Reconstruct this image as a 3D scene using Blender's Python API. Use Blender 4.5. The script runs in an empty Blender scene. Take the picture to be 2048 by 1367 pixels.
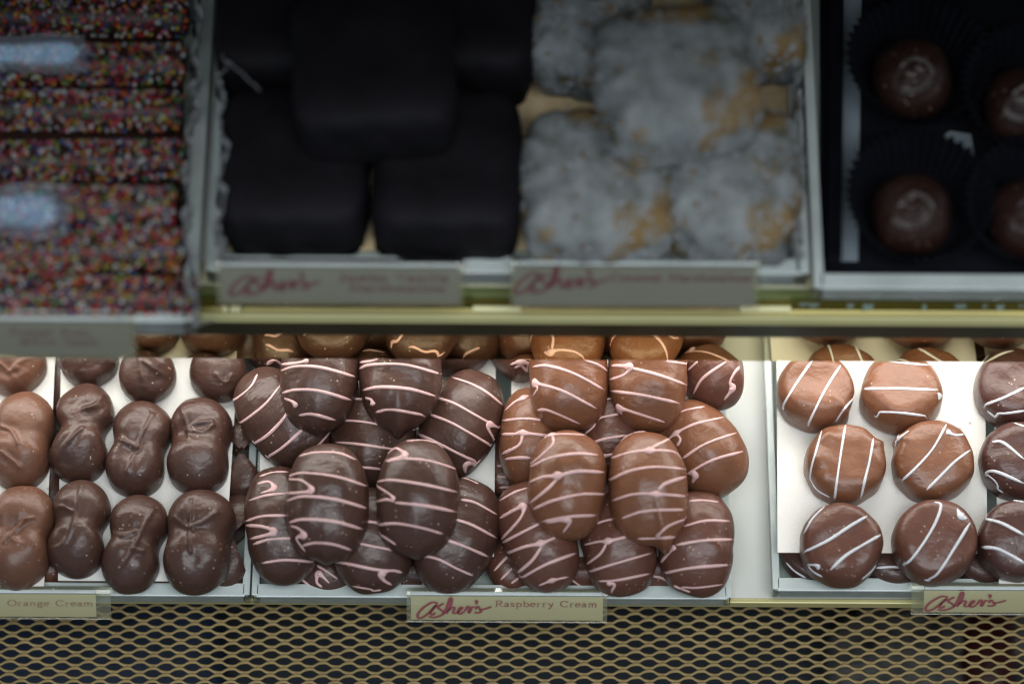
import bpy, math, random
import numpy as np

scene = bpy.context.scene
COL = scene.collection
RNG = random.Random(7)
NP = np.random.RandomState(11)
PI = math.pi
R = math.radians

# ------------------------------------------------------------------ camera
PITCH = R(64.0); DIST = 1.45; ROLL = R(0.3); FPX = 5802.0
d_ = np.array([0, math.cos(PITCH), -math.sin(PITCH)])
CAMP = -d_ * DIST
right0 = np.array([1.0, 0, 0]); up0 = np.cross(right0, d_)
cR = right0 * math.cos(ROLL) + up0 * math.sin(ROLL)
cU = up0 * math.cos(ROLL) - right0 * math.sin(ROLL)
cam_d = bpy.data.cameras.new('camera'); cam = bpy.data.objects.new('camera', cam_d); COL.objects.link(cam)
from mathutils import Matrix, Vector
m = Matrix.Identity(4)
for i in range(3):
    m[i][0] = cR[i]; m[i][1] = cU[i]; m[i][2] = -d_[i]; m[i][3] = CAMP[i]
cam.matrix_world = m
cam_d.sensor_width = 36; cam_d.lens = 36 * FPX / 2048.0
cam_d.clip_start = 0.05; cam_d.clip_end = 20
cam_d.dof.use_dof = True; cam_d.dof.focus_distance = 1.388; cam_d.dof.aperture_fstop = 2.6
scene.camera = cam
UPS = cU

# ------------------------------------------------------------------ world, lamps, exposure
w = bpy.data.worlds.new("World"); scene.world = w; w.use_nodes = True
bg = w.node_tree.nodes['Background']; bg.inputs[0].default_value = (0.80, 0.92, 1.0, 1); bg.inputs[1].default_value = 0.24
scene.view_settings.view_transform = 'Standard'; scene.view_settings.look = 'None'
scene.view_settings.exposure = 0; scene.view_settings.gamma = 1
scene.render.engine = 'CYCLES'
scene.cycles.use_denoising = True; scene.cycles.filter_width = 1.2
scene.cycles.max_bounces = 10; scene.cycles.transparent_max_bounces = 24
scene.cycles.sample_clamp_indirect = 4.0

# pixel (2048 x 1367) helpers
def ray(u, v):
    r = d_ + cR * ((u - 1024) / FPX) + cU * (-(v - 683.5) / FPX)
    return r
def P(u, v, z):                       # the point at height z (metres) seen at pixel u, v
    r = ray(u, v); t = (z - CAMP[2]) / r[2]; return CAMP + r * t
def PY(u, v, y):                      # the point on the upright plane Y = y
    r = ray(u, v); t = (y - CAMP[1]) / r[1]; return CAMP + r * t
def proj(p):
    q = p - CAMP; dep = q @ d_
    return np.stack([1024 + FPX * (q @ cR) / dep, 683.5 - FPX * (q @ cU) / dep], -1)

YM = PY(1024, 840, 0)[1] if False else P(1024, 842, 0.028)[1]     # plane of the brass fascia
ZB = PY(1024, 719, YM)[2]                                          # its lower edge
ZT = PY(1024, 668, YM)[2]

def area(name, loc, rot, sx, sy, energy, col):
    l = bpy.data.lights.new(name, 'AREA'); l.shape = 'RECTANGLE'; l.size = sx; l.size_y = sy
    l.energy = energy; l.color = col
    o = bpy.data.objects.new(name, l); COL.objects.link(o); o.location = loc; o.rotation_euler = rot; return o
area('under_shelf_lamp', (0.0, YM + 0.055, ZB + 0.004), (R(-22), 0, 0), 0.9, 0.075, 1.55, (1.0, 0.965, 0.91))
area('shop_ceiling_lamp', (0.25, -0.78, 2.0), (R(21), 0, 0), 1.7, 0.8, 30, (0.92, 0.96, 1.0))
area('added_glare_light', (-0.30, -1.60, 1.40), (R(52), 0, 0), 0.30, 0.12, 1.2, (0.38, 0.68, 1.0))  # small blue source added to light the glare pieces over the rods

# ------------------------------------------------------------------ materials
def new_mat(name):
    mt = bpy.data.materials.new(name); mt.use_nodes = True
    nt = mt.node_tree; return mt, nt, nt.nodes, nt.links, nt.nodes['Principled BSDF']
def noise(N, L, scale, detail=3, coord='Object', rough=.5):
    tc = N.new('ShaderNodeTexCoord'); n = N.new('ShaderNodeTexNoise')
    n.inputs['Scale'].default_value = scale; n.inputs['Detail'].default_value = detail; n.inputs['Roughness'].default_value = rough
    L.new(tc.outputs[coord], n.inputs['Vector']); return n
def ramp(N, L, src, stops):
    r = N.new('ShaderNodeValToRGB'); cr = r.color_ramp
    while len(cr.elements) < len(stops): cr.elements.new(0.5)
    for e, (p, c) in zip(cr.elements, stops):
        e.position = p; e.color = (*c, 1) if len(c) == 3 else c
    L.new(src, r.inputs[0]); return r
def simple(name, col, rough=.5, metal=0.0, var=0.12, scale=60, bump=0.0, bscale=400, spec=.5):
    mt, nt, N, L, B = new_mat(name)
    n = noise(N, L, scale, 5)
    lo = tuple(c * (1 - var) for c in col); hi = tuple(min(1, c * (1 + var)) for c in col)
    r = ramp(N, L, n.outputs['Fac'], [(0.3, lo), (0.7, hi)])
    L.new(r.outputs[0], B.inputs['Base Color'])
    B.inputs['Roughness'].default_value = rough; B.inputs['Metallic'].default_value = metal
    B.inputs['Specular IOR Level'].default_value = spec
    if bump:
        nb = noise(N, L, bscale, 3); b = N.new('ShaderNodeBump'); b.inputs['Strength'].default_value = bump
        b.inputs['Distance'].default_value = 0.001
        L.new(nb.outputs['Fac'], b.inputs['Height']); L.new(b.outputs[0], B.inputs['Normal'])
    return mt
def choc_mat(name, col, bloom, rough=.36):
    mt, nt, N, L, B = new_mat(name)
    oi = N.new('ShaderNodeObjectInfo'); tc = N.new('ShaderNodeTexCoord'); add = N.new('ShaderNodeVectorMath'); add.operation = 'ADD'
    sc = N.new('ShaderNodeVectorMath'); sc.operation = 'SCALE'; sc.inputs[3].default_value = 3.0
    cmb = N.new('ShaderNodeCombineXYZ'); L.new(oi.outputs['Random'], cmb.inputs[0]); L.new(oi.outputs['Random'], cmb.inputs[1])
    L.new(cmb.outputs[0], sc.inputs[0]); L.new(tc.outputs['Object'], add.inputs[0]); L.new(sc.outputs[0], add.inputs[1])
    def nz(s, d, ro=.5):
        n = N.new('ShaderNodeTexNoise'); n.inputs['Scale'].default_value = s; n.inputs['Detail'].default_value = d
        n.inputs['Roughness'].default_value = ro; L.new(add.outputs[0], n.inputs['Vector']); return n
    n1 = nz(55, 4)
    r1 = ramp(N, L, n1.outputs['Fac'], [(0.3, tuple(c * .86 for c in col)), (0.72, tuple(c * .75 + b * .25 for c, b in zip(col, bloom)))])
    # sparse pale crumbs and specks
    vo = N.new('ShaderNodeTexVoronoi'); vo.inputs['Scale'].default_value = 330; L.new(add.outputs[0], vo.inputs['Vector'])
    sp = ramp(N, L, vo.outputs['Distance'], [(0.10, (1, 1, 1)), (0.17, (0, 0, 0))])
    n2 = nz(90, 2); msk = ramp(N, L, n2.outputs['Fac'], [(0.52, (0, 0, 0)), (0.60, (1, 1, 1))])
    mul = N.new('ShaderNodeMath'); mul.operation = 'MULTIPLY'; L.new(sp.outputs[0], mul.inputs[0]); L.new(msk.outputs[0], mul.inputs[1])
    mx = N.new('ShaderNodeMix'); mx.data_type = 'RGBA'; L.new(mul.outputs[0], mx.inputs[0])
    L.new(r1.outputs[0], mx.inputs[6]); mx.inputs[7].default_value = (0.42, 0.30, 0.22, 1)
    L.new(mx.outputs[2], B.inputs['Base Color'])
    n3 = nz(70, 3)
    rr = N.new('ShaderNodeMapRange'); rr.inputs[3].default_value = rough - .06; rr.inputs[4].default_value = rough + .12
    L.new(n3.outputs['Fac'], rr.inputs[0]); L.new(rr.outputs[0], B.inputs['Roughness'])
    nb = nz(170, 3); nb2 = nz(1500, 2)
    ad = N.new('ShaderNodeMath'); ad.operation = 'MULTIPLY_ADD'; ad.inputs[1].default_value = .06
    L.new(nb2.outputs['Fac'], ad.inputs[0]); L.new(nb.outputs['Fac'], ad.inputs[2])
    mpp = N.new('ShaderNodeMapping'); mpp.inputs['Scale'].default_value = (1.0, 2.4, 1.0); L.new(add.outputs[0], mpp.inputs[0])
    n4 = N.new('ShaderNodeTexNoise'); n4.inputs['Scale'].default_value = 95; n4.inputs['Detail'].default_value = 2; n4.inputs['Distortion'].default_value = .8
    L.new(mpp.outputs[0], n4.inputs['Vector'])
    n5 = nz(38, 1); mk_ = ramp(N, L, n5.outputs['Fac'], [(0.42, (0.15, 0.15, 0.15)), (0.62, (1, 1, 1))])
    ml = N.new('ShaderNodeMath'); ml.operation = 'MULTIPLY'; L.new(n4.outputs['Fac'], ml.inputs[0]); L.new(mk_.outputs[0], ml.inputs[1])
    a2 = N.new('ShaderNodeMath'); a2.operation = 'MULTIPLY_ADD'; a2.inputs[1].default_value = .7; L.new(ml.outputs[0], a2.inputs[0]); L.new(ad.outputs[0], a2.inputs[2])
    b = N.new('ShaderNodeBump'); b.inputs['Strength'].default_value = .55; b.inputs['Distance'].default_value = 0.0012
    L.new(a2.outputs[0], b.inputs['Height']); L.new(b.outputs[0], B.inputs['Normal'])
    B.inputs['Subsurface Weight'].default_value = 0.0
    return mt
M = {}
M['dark'] = choc_mat('dark_chocolate', (0.066, 0.030, 0.021), (0.092, 0.048, 0.037), .35)
M['milk'] = choc_mat('milk_chocolate', (0.192, 0.076, 0.037), (0.235, 0.105, 0.058), .33)
M['muted'] = choc_mat('muted_milk_chocolate', (0.140, 0.060, 0.034), (0.17, 0.08, 0.05), .40)
M['mid'] = choc_mat('milk_chocolate_browner', (0.125, 0.049, 0.032), (0.155, 0.068, 0.048), .35)
M['darkred'] = choc_mat('reddish_dark_chocolate', (0.078, 0.031, 0.024), (0.10, 0.045, 0.036), .33)
M['black'] = simple('very_dark_chocolate', (0.0060, 0.0050, 0.0075), .7, var=.5, scale=45, bump=.5, bscale=90, spec=.22)
M['pink'] = simple('pink_icing', (0.70, 0.45, 0.43), .42, var=.06, scale=200)
M['white_icing'] = simple('white_icing', (0.66, 0.67, 0.70), .42, var=.05, scale=200)
M['card'] = simple('white_card', (0.80, 0.79, 0.74), .6, var=.05, scale=25, bump=.15, bscale=900, spec=.3)
nt = M['card'].node_tree; N = nt.nodes; L = nt.links; B = N['Principled BSDF']; src = B.inputs['Base Color'].links[0].from_socket
tc = N.new('ShaderNodeTexCoord'); vo = N.new('ShaderNodeTexVoronoi'); vo.inputs['Scale'].default_value = 150; L.new(tc.outputs['Object'], vo.inputs['Vector'])
r1 = ramp(N, L, vo.outputs['Distance'], [(0.06, (1, 1, 1)), (0.16, (0, 0, 0))]); n1 = noise(N, L, 40, 2); r2 = ramp(N, L, n1.outputs['Fac'], [(0.54, (0, 0, 0)), (0.62, (1, 1, 1))])
ml = N.new('ShaderNodeMath'); ml.operation = 'MULTIPLY'; L.new(r1.outputs[0], ml.inputs[0]); L.new(r2.outputs[0], ml.inputs[1])
m8 = N.new('ShaderNodeMath'); m8.operation = 'MULTIPLY'; m8.inputs[1].default_value = .75; L.new(ml.outputs[0], m8.inputs[0])
n3 = noise(N, L, 22, 3); r3 = ramp(N, L, n3.outputs['Fac'], [(0.55, (0, 0, 0)), (0.75, (.22, .22, .22))]); mxx = N.new('ShaderNodeMath'); mxx.operation = 'MAXIMUM'
L.new(m8.outputs[0], mxx.inputs[0]); L.new(r3.outputs[0], mxx.inputs[1])
mx = N.new('ShaderNodeMix'); mx.data_type = 'RGBA'; L.new(mxx.outputs[0], mx.inputs[0]); L.new(src, mx.inputs[6]); mx.inputs[7].default_value = (0.34, 0.24, 0.15, 1); L.new(mx.outputs[2], B.inputs['Base Color'])
M['card_edge'] = simple('card_edge_kraft', (0.45, 0.33, 0.22), .8)
M['shelf'] = simple('white_painted_shelf', (0.62, 0.64, 0.60), .35, var=.07, scale=14, spec=.4)
M['rail_reflection'] = simple('dark_rail_reflection', (0.020, 0.023, 0.010), .4, var=.2, spec=.25)
M['case_dark'] = simple('dark_case_interior', (0.018, 0.022, 0.028), .7, var=.5, scale=9)
M['mesh'] = simple('tan_enamelled_metal', (0.31, 0.225, 0.092), .48, var=.15, scale=30, spec=.4)
M['brass_satin'] = simple('satin_brass', (0.44, 0.41, 0.19), .4, metal=.25, var=.08, scale=20)
M['brass_deep'] = simple('deep_brass', (0.15, 0.125, 0.022), .3, metal=.4, var=.2, scale=14)
M['trim'] = simple('pale_brass_trim', (0.52, 0.48, 0.22), .4, metal=.2, var=.06)
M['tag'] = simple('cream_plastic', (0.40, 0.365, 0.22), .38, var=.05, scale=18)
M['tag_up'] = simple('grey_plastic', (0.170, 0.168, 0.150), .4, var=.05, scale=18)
M['tag_dim'] = simple('dimmed_grey_plastic', (0.135, 0.135, 0.12), .45, var=.05, scale=18)  # copy of the grey plastic with dimmer light put into its colour
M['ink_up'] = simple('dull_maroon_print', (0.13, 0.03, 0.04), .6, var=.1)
M['ink'] = simple('maroon_print', (0.21, 0.045, 0.052), .6, var=.1)
M['ink_fade'] = simple('faded_print', (0.24, 0.13, 0.08), .6, var=.1)
M['tan'] = simple('tan_parchment', (0.80, 0.62, 0.36), .8, var=.15, scale=120)
M['green_glass'] = simple('green_glass_edge', (0.13, 0.17, 0.05), .15, var=.2, scale=30)
M['cup'] = simple('black_pleated_paper', (0.005, 0.0055, 0.009), .8, var=.3, spec=.15)
M['truffle'] = choc_mat('truffle_coating', (0.030, 0.012, 0.009), (0.042, 0.018, 0.014), .38)
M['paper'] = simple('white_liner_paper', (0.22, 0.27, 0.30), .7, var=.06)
M['core'] = simple('chocolate_core', (0.035, 0.015, 0.010), .45, var=.2)
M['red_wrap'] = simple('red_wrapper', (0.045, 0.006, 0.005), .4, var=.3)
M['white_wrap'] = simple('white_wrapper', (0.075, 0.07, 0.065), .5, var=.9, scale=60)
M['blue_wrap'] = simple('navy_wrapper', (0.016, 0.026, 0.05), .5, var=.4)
M['ledge'] = simple('cream_enamel', (0.50, 0.48, 0.30), .4, var=.05)
M['clip'] = simple('bright_brass', (0.95, 0.90, 0.50), .35, metal=.0, var=.03)
# mirror polish
mt, nt, N, L, B = new_mat('polished_brass'); B.inputs['Metallic'].default_value = 1; B.inputs['Roughness'].default_value = .03
B.inputs['Base Color'].default_value = (0.70, 0.60, 0.34, 1)
nb = noise(N, L, 12, 2); b = N.new('ShaderNodeBump'); b.inputs['Strength'].default_value = .04; b.inputs['Distance'].default_value = .002
L.new(nb.outputs['Fac'], b.inputs['Height']); L.new(b.outputs[0], B.inputs['Normal']); M['mirror'] = mt
def clear(name, tint, haze, hazecol, rough=.06, through=.5):
    mt = bpy.data.materials.new(name); mt.use_nodes = True; nt = mt.node_tree; N = nt.nodes; L = nt.links
    for n in list(N): N.remove(n)
    out = N.new('ShaderNodeOutputMaterial'); tr = N.new('ShaderNodeBsdfTransparent'); tr.inputs[0].default_value = (*tint, 1)
    gl = N.new('ShaderNodeBsdfGlossy'); gl.inputs['Roughness'].default_value = rough
    df = N.new('ShaderNodeBsdfDiffuse'); df.inputs[0].default_value = (*hazecol, 1)
    tl = N.new('ShaderNodeBsdfTranslucent'); tl.inputs[0].default_value = (*hazecol, 1)
    m0 = N.new('ShaderNodeMixShader'); m0.inputs[0].default_value = through; L.new(df.outputs[0], m0.inputs[1]); L.new(tl.outputs[0], m0.inputs[2])
    m1 = N.new('ShaderNodeMixShader'); L.new(tr.outputs[0], m1.inputs[1]); L.new(m0.outputs[0], m1.inputs[2])
    n = noise(N, L, 35, 4); mr = N.new('ShaderNodeMapRange'); mr.inputs[3].default_value = haze * .6; mr.inputs[4].default_value = haze * 1.4
    L.new(n.outputs['Fac'], mr.inputs[0]); L.new(mr.outputs[0], m1.inputs[0])
    fr = N.new('ShaderNodeFresnel'); fr.inputs[0].default_value = 1.45
    m2 = N.new('ShaderNodeMixShader'); L.new(fr.outputs[0], m2.inputs[0]); L.new(m1.outputs[0], m2.inputs[1]); L.new(gl.outputs[0], m2.inputs[2])
    L.new(m2.outputs[0], out.inputs[0]); return mt
M['acryl'] = clear('clear_acrylic', (.95, .98, .965), .12, (.75, .82, .80))
M['acryl_front'] = clear('clear_acrylic_front', (.90, .95, .93), .62, (.72, .80, .78))
M['rim'] = clear('acrylic_rim', (.9, .95, .93), .95, (.66, .73, .70), .1, .12)
M['film'] = clear('crinkled_clear_film', (.95, .96, .97), .50, (.80, .82, .84), .12, .25)
M['holder'] = clear('clear_tag_holder', (.96, .97, .92), .16, (.62, .60, .42), .08)
M['chip'] = clear('greenish_plastic_chip', (.8, .9, .82), .8, (.28, .38, .33), .1, .2)
# coconut
mt, nt, N, L, B = new_mat('coconut_coating')
n = noise(N, L, 85, 5, rough=.5); r = ramp(N, L, n.outputs['Fac'], [(0.30, (0.09, 0.085, 0.055)), (0.42, (0.19, 0.205, 0.20)), (0.72, (0.34, 0.365, 0.37))])  # low tone puts shade from the squares' sides into the mottling
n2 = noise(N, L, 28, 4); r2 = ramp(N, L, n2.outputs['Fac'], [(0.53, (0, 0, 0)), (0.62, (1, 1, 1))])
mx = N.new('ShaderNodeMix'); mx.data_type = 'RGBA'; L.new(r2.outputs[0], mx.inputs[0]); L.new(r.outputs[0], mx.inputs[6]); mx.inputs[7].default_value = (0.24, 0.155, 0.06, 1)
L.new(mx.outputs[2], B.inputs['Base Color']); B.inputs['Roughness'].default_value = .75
b = N.new('ShaderNodeBump'); b.inputs['Strength'].default_value = .45; b.inputs['Distance'].default_value = .0012
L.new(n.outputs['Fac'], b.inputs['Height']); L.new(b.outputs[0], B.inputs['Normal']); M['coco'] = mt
M['coco_flake'] = simple('coconut_flake', (0.33, 0.35, 0.37), .7, var=.2)
M['coco_brown'] = simple('toasted_coconut_flake', (0.22, 0.13, 0.045), .7, var=.3)
SPR = []
for nme, c in [('red', (.70, .03, .04)), ('white', (.80, .80, .78)), ('orange', (.70, .20, .02)), ('yellow', (.62, .50, .05)), ('green', (.10, .30, .08)),
               ('blue', (.06, .12, .35)), ('pink', (.62, .16, .22)), ('red', (.42, .02, .03)), ('white', (.5, .5, .52)), ('purple', (.12, .05, .14))]:
    SPR.append(simple('sugar_bead_' + nme, tuple(q * .60 for q in c), .4, var=.1, scale=20))

# ------------------------------------------------------------------ mesh helpers
def mk(name, V, F, mats, parent=None, smooth=False, midx=None):
    me = bpy.data.meshes.new(name); me.from_pydata([tuple(map(float, v)) for v in V] if not isinstance(V, np.ndarray) else V.tolist(), [], [tuple(int(i) for i in f) for f in F] if not isinstance(F, np.ndarray) else F.tolist())
    for x in (mats if isinstance(mats, (list, tuple)) else [mats]): me.materials.append(x)
    if smooth: me.polygons.foreach_set('use_smooth', [True] * len(me.polygons))
    if midx is not None: me.polygons.foreach_set('material_index', [int(i) for i in midx])
    me.update()
    o = bpy.data.objects.new(name, me); COL.objects.link(o)
    if parent is not None: o.parent = parent
    return o
def tag(o, label=None, cat=None, group=None, kind=None):
    if label: o['label'] = label
    if cat: o['category'] = cat
    if group: o['group'] = group
    if kind: o['kind'] = kind
    return o
def empty(name, loc=(0, 0, 0)):
    o = bpy.data.objects.new(name, None); COL.objects.link(o); o.location = tuple(loc); o.empty_display_size = .01; return o
def box(x0, x1, y0, y1, z0, z1, bev=0.0):
    V = [(x0, y0, z0), (x1, y0, z0), (x1, y1, z0), (x0, y1, z0), (x0, y0, z1), (x1, y0, z1), (x1, y1, z1), (x0, y1, z1)]
    F = [(0, 3, 2, 1), (4, 5, 6, 7), (0, 1, 5, 4), (1, 2, 6, 5), (2, 3, 7, 6), (3, 0, 4, 7)]
    return V, F
def mkbox(name, ext, mat, parent=None, bev=0.0006):
    V, F = box(*ext); o = mk(name, V, F, mat, parent)
    if bev:
        md = o.modifiers.new('b', 'BEVEL'); md.width = bev; md.segments = 2
    return o
def extrude_x(name, prof, x0, x1, mat, parent=None, thick=None, closed=False, smooth=False):
    """a bent strip: profile points (y, z) swept along X, with real thickness"""
    p = np.array(prof, float)
    if thick and not closed:
        t = np.gradient(p, axis=0); t /= np.linalg.norm(t, axis=1)[:, None] + 1e-12
        nn = np.stack([-t[:, 1], t[:, 0]], 1); q = p + nn * thick
        p = np.concatenate([p, q[::-1]])
    n = len(p); V = [(x0, a, b) for a, b in p] + [(x1, a, b) for a, b in p]
    F = [(i, (i + 1) % n, n + (i + 1) % n, n + i) for i in range(n)] + [tuple(range(n))[::-1], tuple(range(n, 2 * n))]
    return mk(name, V, F, mat, parent, smooth)

def tube_mesh(C, Nrm, rad, flat=.42, sides=8):
    """tube along points C lying on a surface with normals Nrm"""
    n = len(C); T = np.gradient(C, axis=0); T /= np.linalg.norm(T, axis=1)[:, None] + 1e-12
    Bn = np.cross(T, Nrm); Bn /= np.linalg.norm(Bn, axis=1)[:, None] + 1e-12
    V = []; F = []
    for k in range(sides):
        a = 2 * PI * k / sides
        V.append(C + Bn * (rad * math.cos(a))[:, None] + Nrm * (rad * flat * math.sin(a))[:, None])
    V = np.stack(V, 1).reshape(-1, 3)
    for i in range(n - 1):
        for k in range(sides):
            k2 = (k + 1) % sides
            F.append((i * sides + k, i * sides + k2, (i + 1) * sides + k2, (i + 1) * sides + k))
    F.append(tuple(range(sides))[::-1]); F.append(tuple((n - 1) * sides + k for k in range(sides)))
    return V, F

def catmull(pts, per=7):
    p = np.array(pts, float)
    if len(p) == 2: return np.linspace(p[0], p[1], per * 2)
    q = np.concatenate([[2 * p[0] - p[1]], p, [2 * p[-1] - p[-2]]]); out = []
    for i in range(1, len(q) - 2):
        t = np.linspace(0, 1, per, endpoint=False)[:, None]
        a, b_, c, d = q[i - 1], q[i], q[i + 1], q[i + 2]
        out.append(.5 * (2 * b_ + (c - a) * t + (2 * a - 5 * b_ + 4 * c - d) * t ** 2 + (3 * b_ - a - 3 * c + d) * t ** 3))
    out.append(p[-1:]); return np.concatenate(out)
CROPS = {1: (2.279, 0, 640), 2: (2.398, 450, 650), 3: (2.278, 950, 650), 4: (2.278, 1480, 650)}
def paths(spec, crop):
    s, ox, oy = CROPS[crop]; out = []
    for seg in spec.split(';'):
        pts = []; stars = []
        for tok in seg.split():
            st = tok.endswith('*'); a, b_ = tok.rstrip('*').split(',')
            q = (float(a) / s + ox, float(b_) / s + oy); pts.append(q)
            if st: stars.append(q)
        if pts: out.append((pts, stars))
    return out

# ------------------------------------------------------------------ chocolates
TH = np.linspace(-PI, PI, 721)
def outline(kind, hw, hl, tail, seed):
    c, s = np.cos(TH), np.sin(TH)
    if kind == 'lobed':
        a = hw; off = hl - a
        r = np.full_like(TH, .001); lo = np.zeros_like(TH); hi = np.full_like(TH, hl * 1.3); k = 0.0074
        for _ in range(32):
            md = (lo + hi) / 2; x = md * c; y = md * s
            d1 = np.hypot(x, y - off) - a; d2 = np.hypot(x, y + off) - a * .98
            h = np.clip(.5 + .5 * (d2 - d1) / k, 0, 1); sd = d2 * (1 - h) + d1 * h - k * h * (1 - h)
            ins = sd < 0; lo = np.where(ins, md, lo); hi = np.where(ins, hi, md)
        r = lo
    else:
        e = (2.15 if tail and tail[1] > .004 and tail[1] < .005 else 2.4) if kind == 'oval' else 2.0
        r = (np.abs(c / hw) ** e + np.abs(s / hl) ** e) ** (-1 / e)
        if kind == 'oval': r *= 1 - .035 * np.maximum(0, -s) ** 3
    rs = np.random.RandomState(seed)
    for k in (2, 3, 4, 5, 7, 11): r = r * (1 + rs.uniform(-1, 1) * .019 / math.sqrt(k / 2) * np.cos(k * TH + rs.uniform(0, 6)))
    if tail: 
        dth = (TH - tail[0] + PI) % (2 * PI) - PI
        r = r + tail[1] * np.exp(-(dth / .10) ** 2)
    return r

class Choc:
    def __init__(s, name, label, group, kind, u, v, zc, wpx, lpx, rot=0, tilt=0, lean=0, h=.022, mat='dark', crop=2, lines='', ridges='', dents='',
                 ico='pink', tail=None, seed=None, nexp=None, flat=1.0, res=(96, 40), lumps=.00035, cat='chocolate', lw=1.0):
        seed = seed if seed is not None else (int(u) * 7 + int(v)) % 9973
        rs = np.random.RandomState(seed)
        tl, ro, le = R(tilt), R(rot), R(lean)
        Rx = np.array([[1, 0, 0], [0, math.cos(tl), -math.sin(tl)], [0, math.sin(tl), math.cos(tl)]])
        Ry = np.array([[math.cos(le), 0, math.sin(le)], [0, 1, 0], [-math.sin(le), 0, math.cos(le)]])
        Rz = np.array([[math.cos(ro), -math.sin(ro), 0], [math.sin(ro), math.cos(ro), 0], [0, 0, 1]])
        s.M = Rx @ Ry @ Rz
        ctr = P(u, v, zc); sc = FPX / ((ctr - CAMP) @ d_)
        fy = max(.5, math.cos(PI / 2 - PITCH - tl))
        hw = wpx / 2 / sc; hl = lpx / 2 / sc / (fy if abs(rot) < 30 or kind == 'round' else (1 + fy) / 2)
        if kind == 'round': hw *= .985; hl = hw * (lpx / wpx if False else 1)
        s.h = h; s.kind = kind
        s.n = nexp or {'oval': 2.25, 'lobed': 2.5, 'round': 4.6}[kind]
        s.h2 = h * (.34 if kind != 'round' else .2); s.Rt = outline(kind, hw, hl, tail, seed); s.hw = hw; s.hl = hl
        s.pos = ctr - s.M @ np.array([0, 0, h * (.30 if kind != 'round' else .45)])
        s.feat = []
        s.lump = [(rs.uniform(80, 330) * (1 if k < 4 else 1.8), rs.uniform(0, 6.28), rs.uniform(0, 6.28), lumps * (1 if k < 4 else .45)) for k in range(8)]
        # sculpted ridges and dents, given as seen
        for spec, amp, wd in ((ridges, .00090, .00085), ):
            for pts, st in paths(spec, crop):
                q = s.solve(catmull(pts, 6)); s.feat.append(('r', q, amp * rs.uniform(.75, 1.2), wd * rs.uniform(.8, 1.3)))
        for pts, st in paths(dents, crop):
            q = s.solve(np.array(pts)); 
            for p_ in q: s.feat.append(('d', p_[None], -.0014, .0046))
        nt_, nr = res
        th = np.linspace(-PI, PI, nt_, endpoint=False)
        Rr = np.interp(th, TH, s.Rt)
        phi = np.linspace(0, PI / 2, nr + 1)[1:]
        sv = np.sin(phi) ** (2 / s.n); sv = .55 * sv + .45 * (np.arange(1, nr + 1) / nr) if s.n < 3 else sv
        sv[-1] = 1.0
        V = [np.array([[0, 0, s.H(np.array([0.]), np.array([0.]))[0]]])]
        for k in sv:
            x = Rr * k * np.cos(th); y = Rr * k * np.sin(th); V.append(np.stack([x, y, s.H(x, y)], 1))
        nb = 7
        for j in range(1, nb + 1):
            ph = j / nb * PI / 2; k = math.cos(ph) ** .8 if j < nb else 0
            z = -s.h2 * math.sin(ph) ** .6
            if j == nb: V.append(np.array([[0, 0, -s.h2]])); break
            V.append(np.stack([Rr * k * np.cos(th), Rr * k * np.sin(th), np.full(nt_, z)], 1))
        V = np.concatenate(V); F = []
        rings = nr + nb - 1; ar = np.arange(nt_); a2 = (ar + 1) % nt_
        F += [(0, 1 + i, 1 + (i + 1) % nt_) for i in range(nt_)]
        for k in range(rings - 1):
            b0 = 1 + k * nt_; b1 = b0 + nt_
            F += np.stack([b0 + ar, b1 + ar, b1 + a2, b0 + a2], 1).tolist()
        last = len(V) - 1; b0 = 1 + (rings - 1) * nt_
        F += [(last, b0 + (i + 1) % nt_, b0 + i) for i in range(nt_)]
        o = mk(name, V, F, M[mat], smooth=True)
        mm = Matrix.Identity(4)
        for i in range(3):
            for j in range(3): mm[i][j] = s.M[i, j]
            mm[i][3] = s.pos[i]
        o.matrix_world = mm; s.o = o; tag(o, label, cat, group)
        for pts, stars in paths(lines, crop):
            s.stripe(pts, stars, M[ico], lw * (.00069 if ico == 'pink' else .00068), rs)
    def H(s, x, y):
        r = np.hypot(x, y); th = np.arctan2(y, x); q = np.clip(r / np.interp(th, TH, s.Rt), 0, 1)
        z = s.h * np.maximum(0, 1 - q ** s.n) ** (1 / s.n)
        if s.kind == 'lobed': z = z * (1 - .09 * np.exp(-(y / (s.hl * .28)) ** 2))
        fade = np.clip((1 - q) * 5, 0, 1) if s.kind != 'x' else 1
        for f, a, b_, am in s.lump: z = z + am * np.sin(f * x * math.cos(a) + f * y * math.sin(a) + b_) * fade
        for t, q_, am, wd in s.feat:
            if t == 'r':
                d = np.full(x.shape, 9.)
                for i in range(len(q_) - 1):
                    ax, ay = q_[i]; bx, by = q_[i + 1]; L2 = (bx - ax) ** 2 + (by - ay) ** 2 + 1e-14
                    tt = np.clip(((x - ax) * (bx - ax) + (y - ay) * (by - ay)) / L2, 0, 1)
                    d = np.minimum(d, np.hypot(x - ax - tt * (bx - ax), y - ay - tt * (by - ay)))
                z = z + fade * (am * np.exp(-(d / wd) ** 2) - am * .3 * np.exp(-((d - wd * 2.6) / (wd * 1.9)) ** 2))
            else:
                d2 = (x - q_[0, 0]) ** 2 + (y - q_[0, 1]) ** 2; z = z + fade * am * np.exp(-d2 / wd ** 2)
        return z
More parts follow.
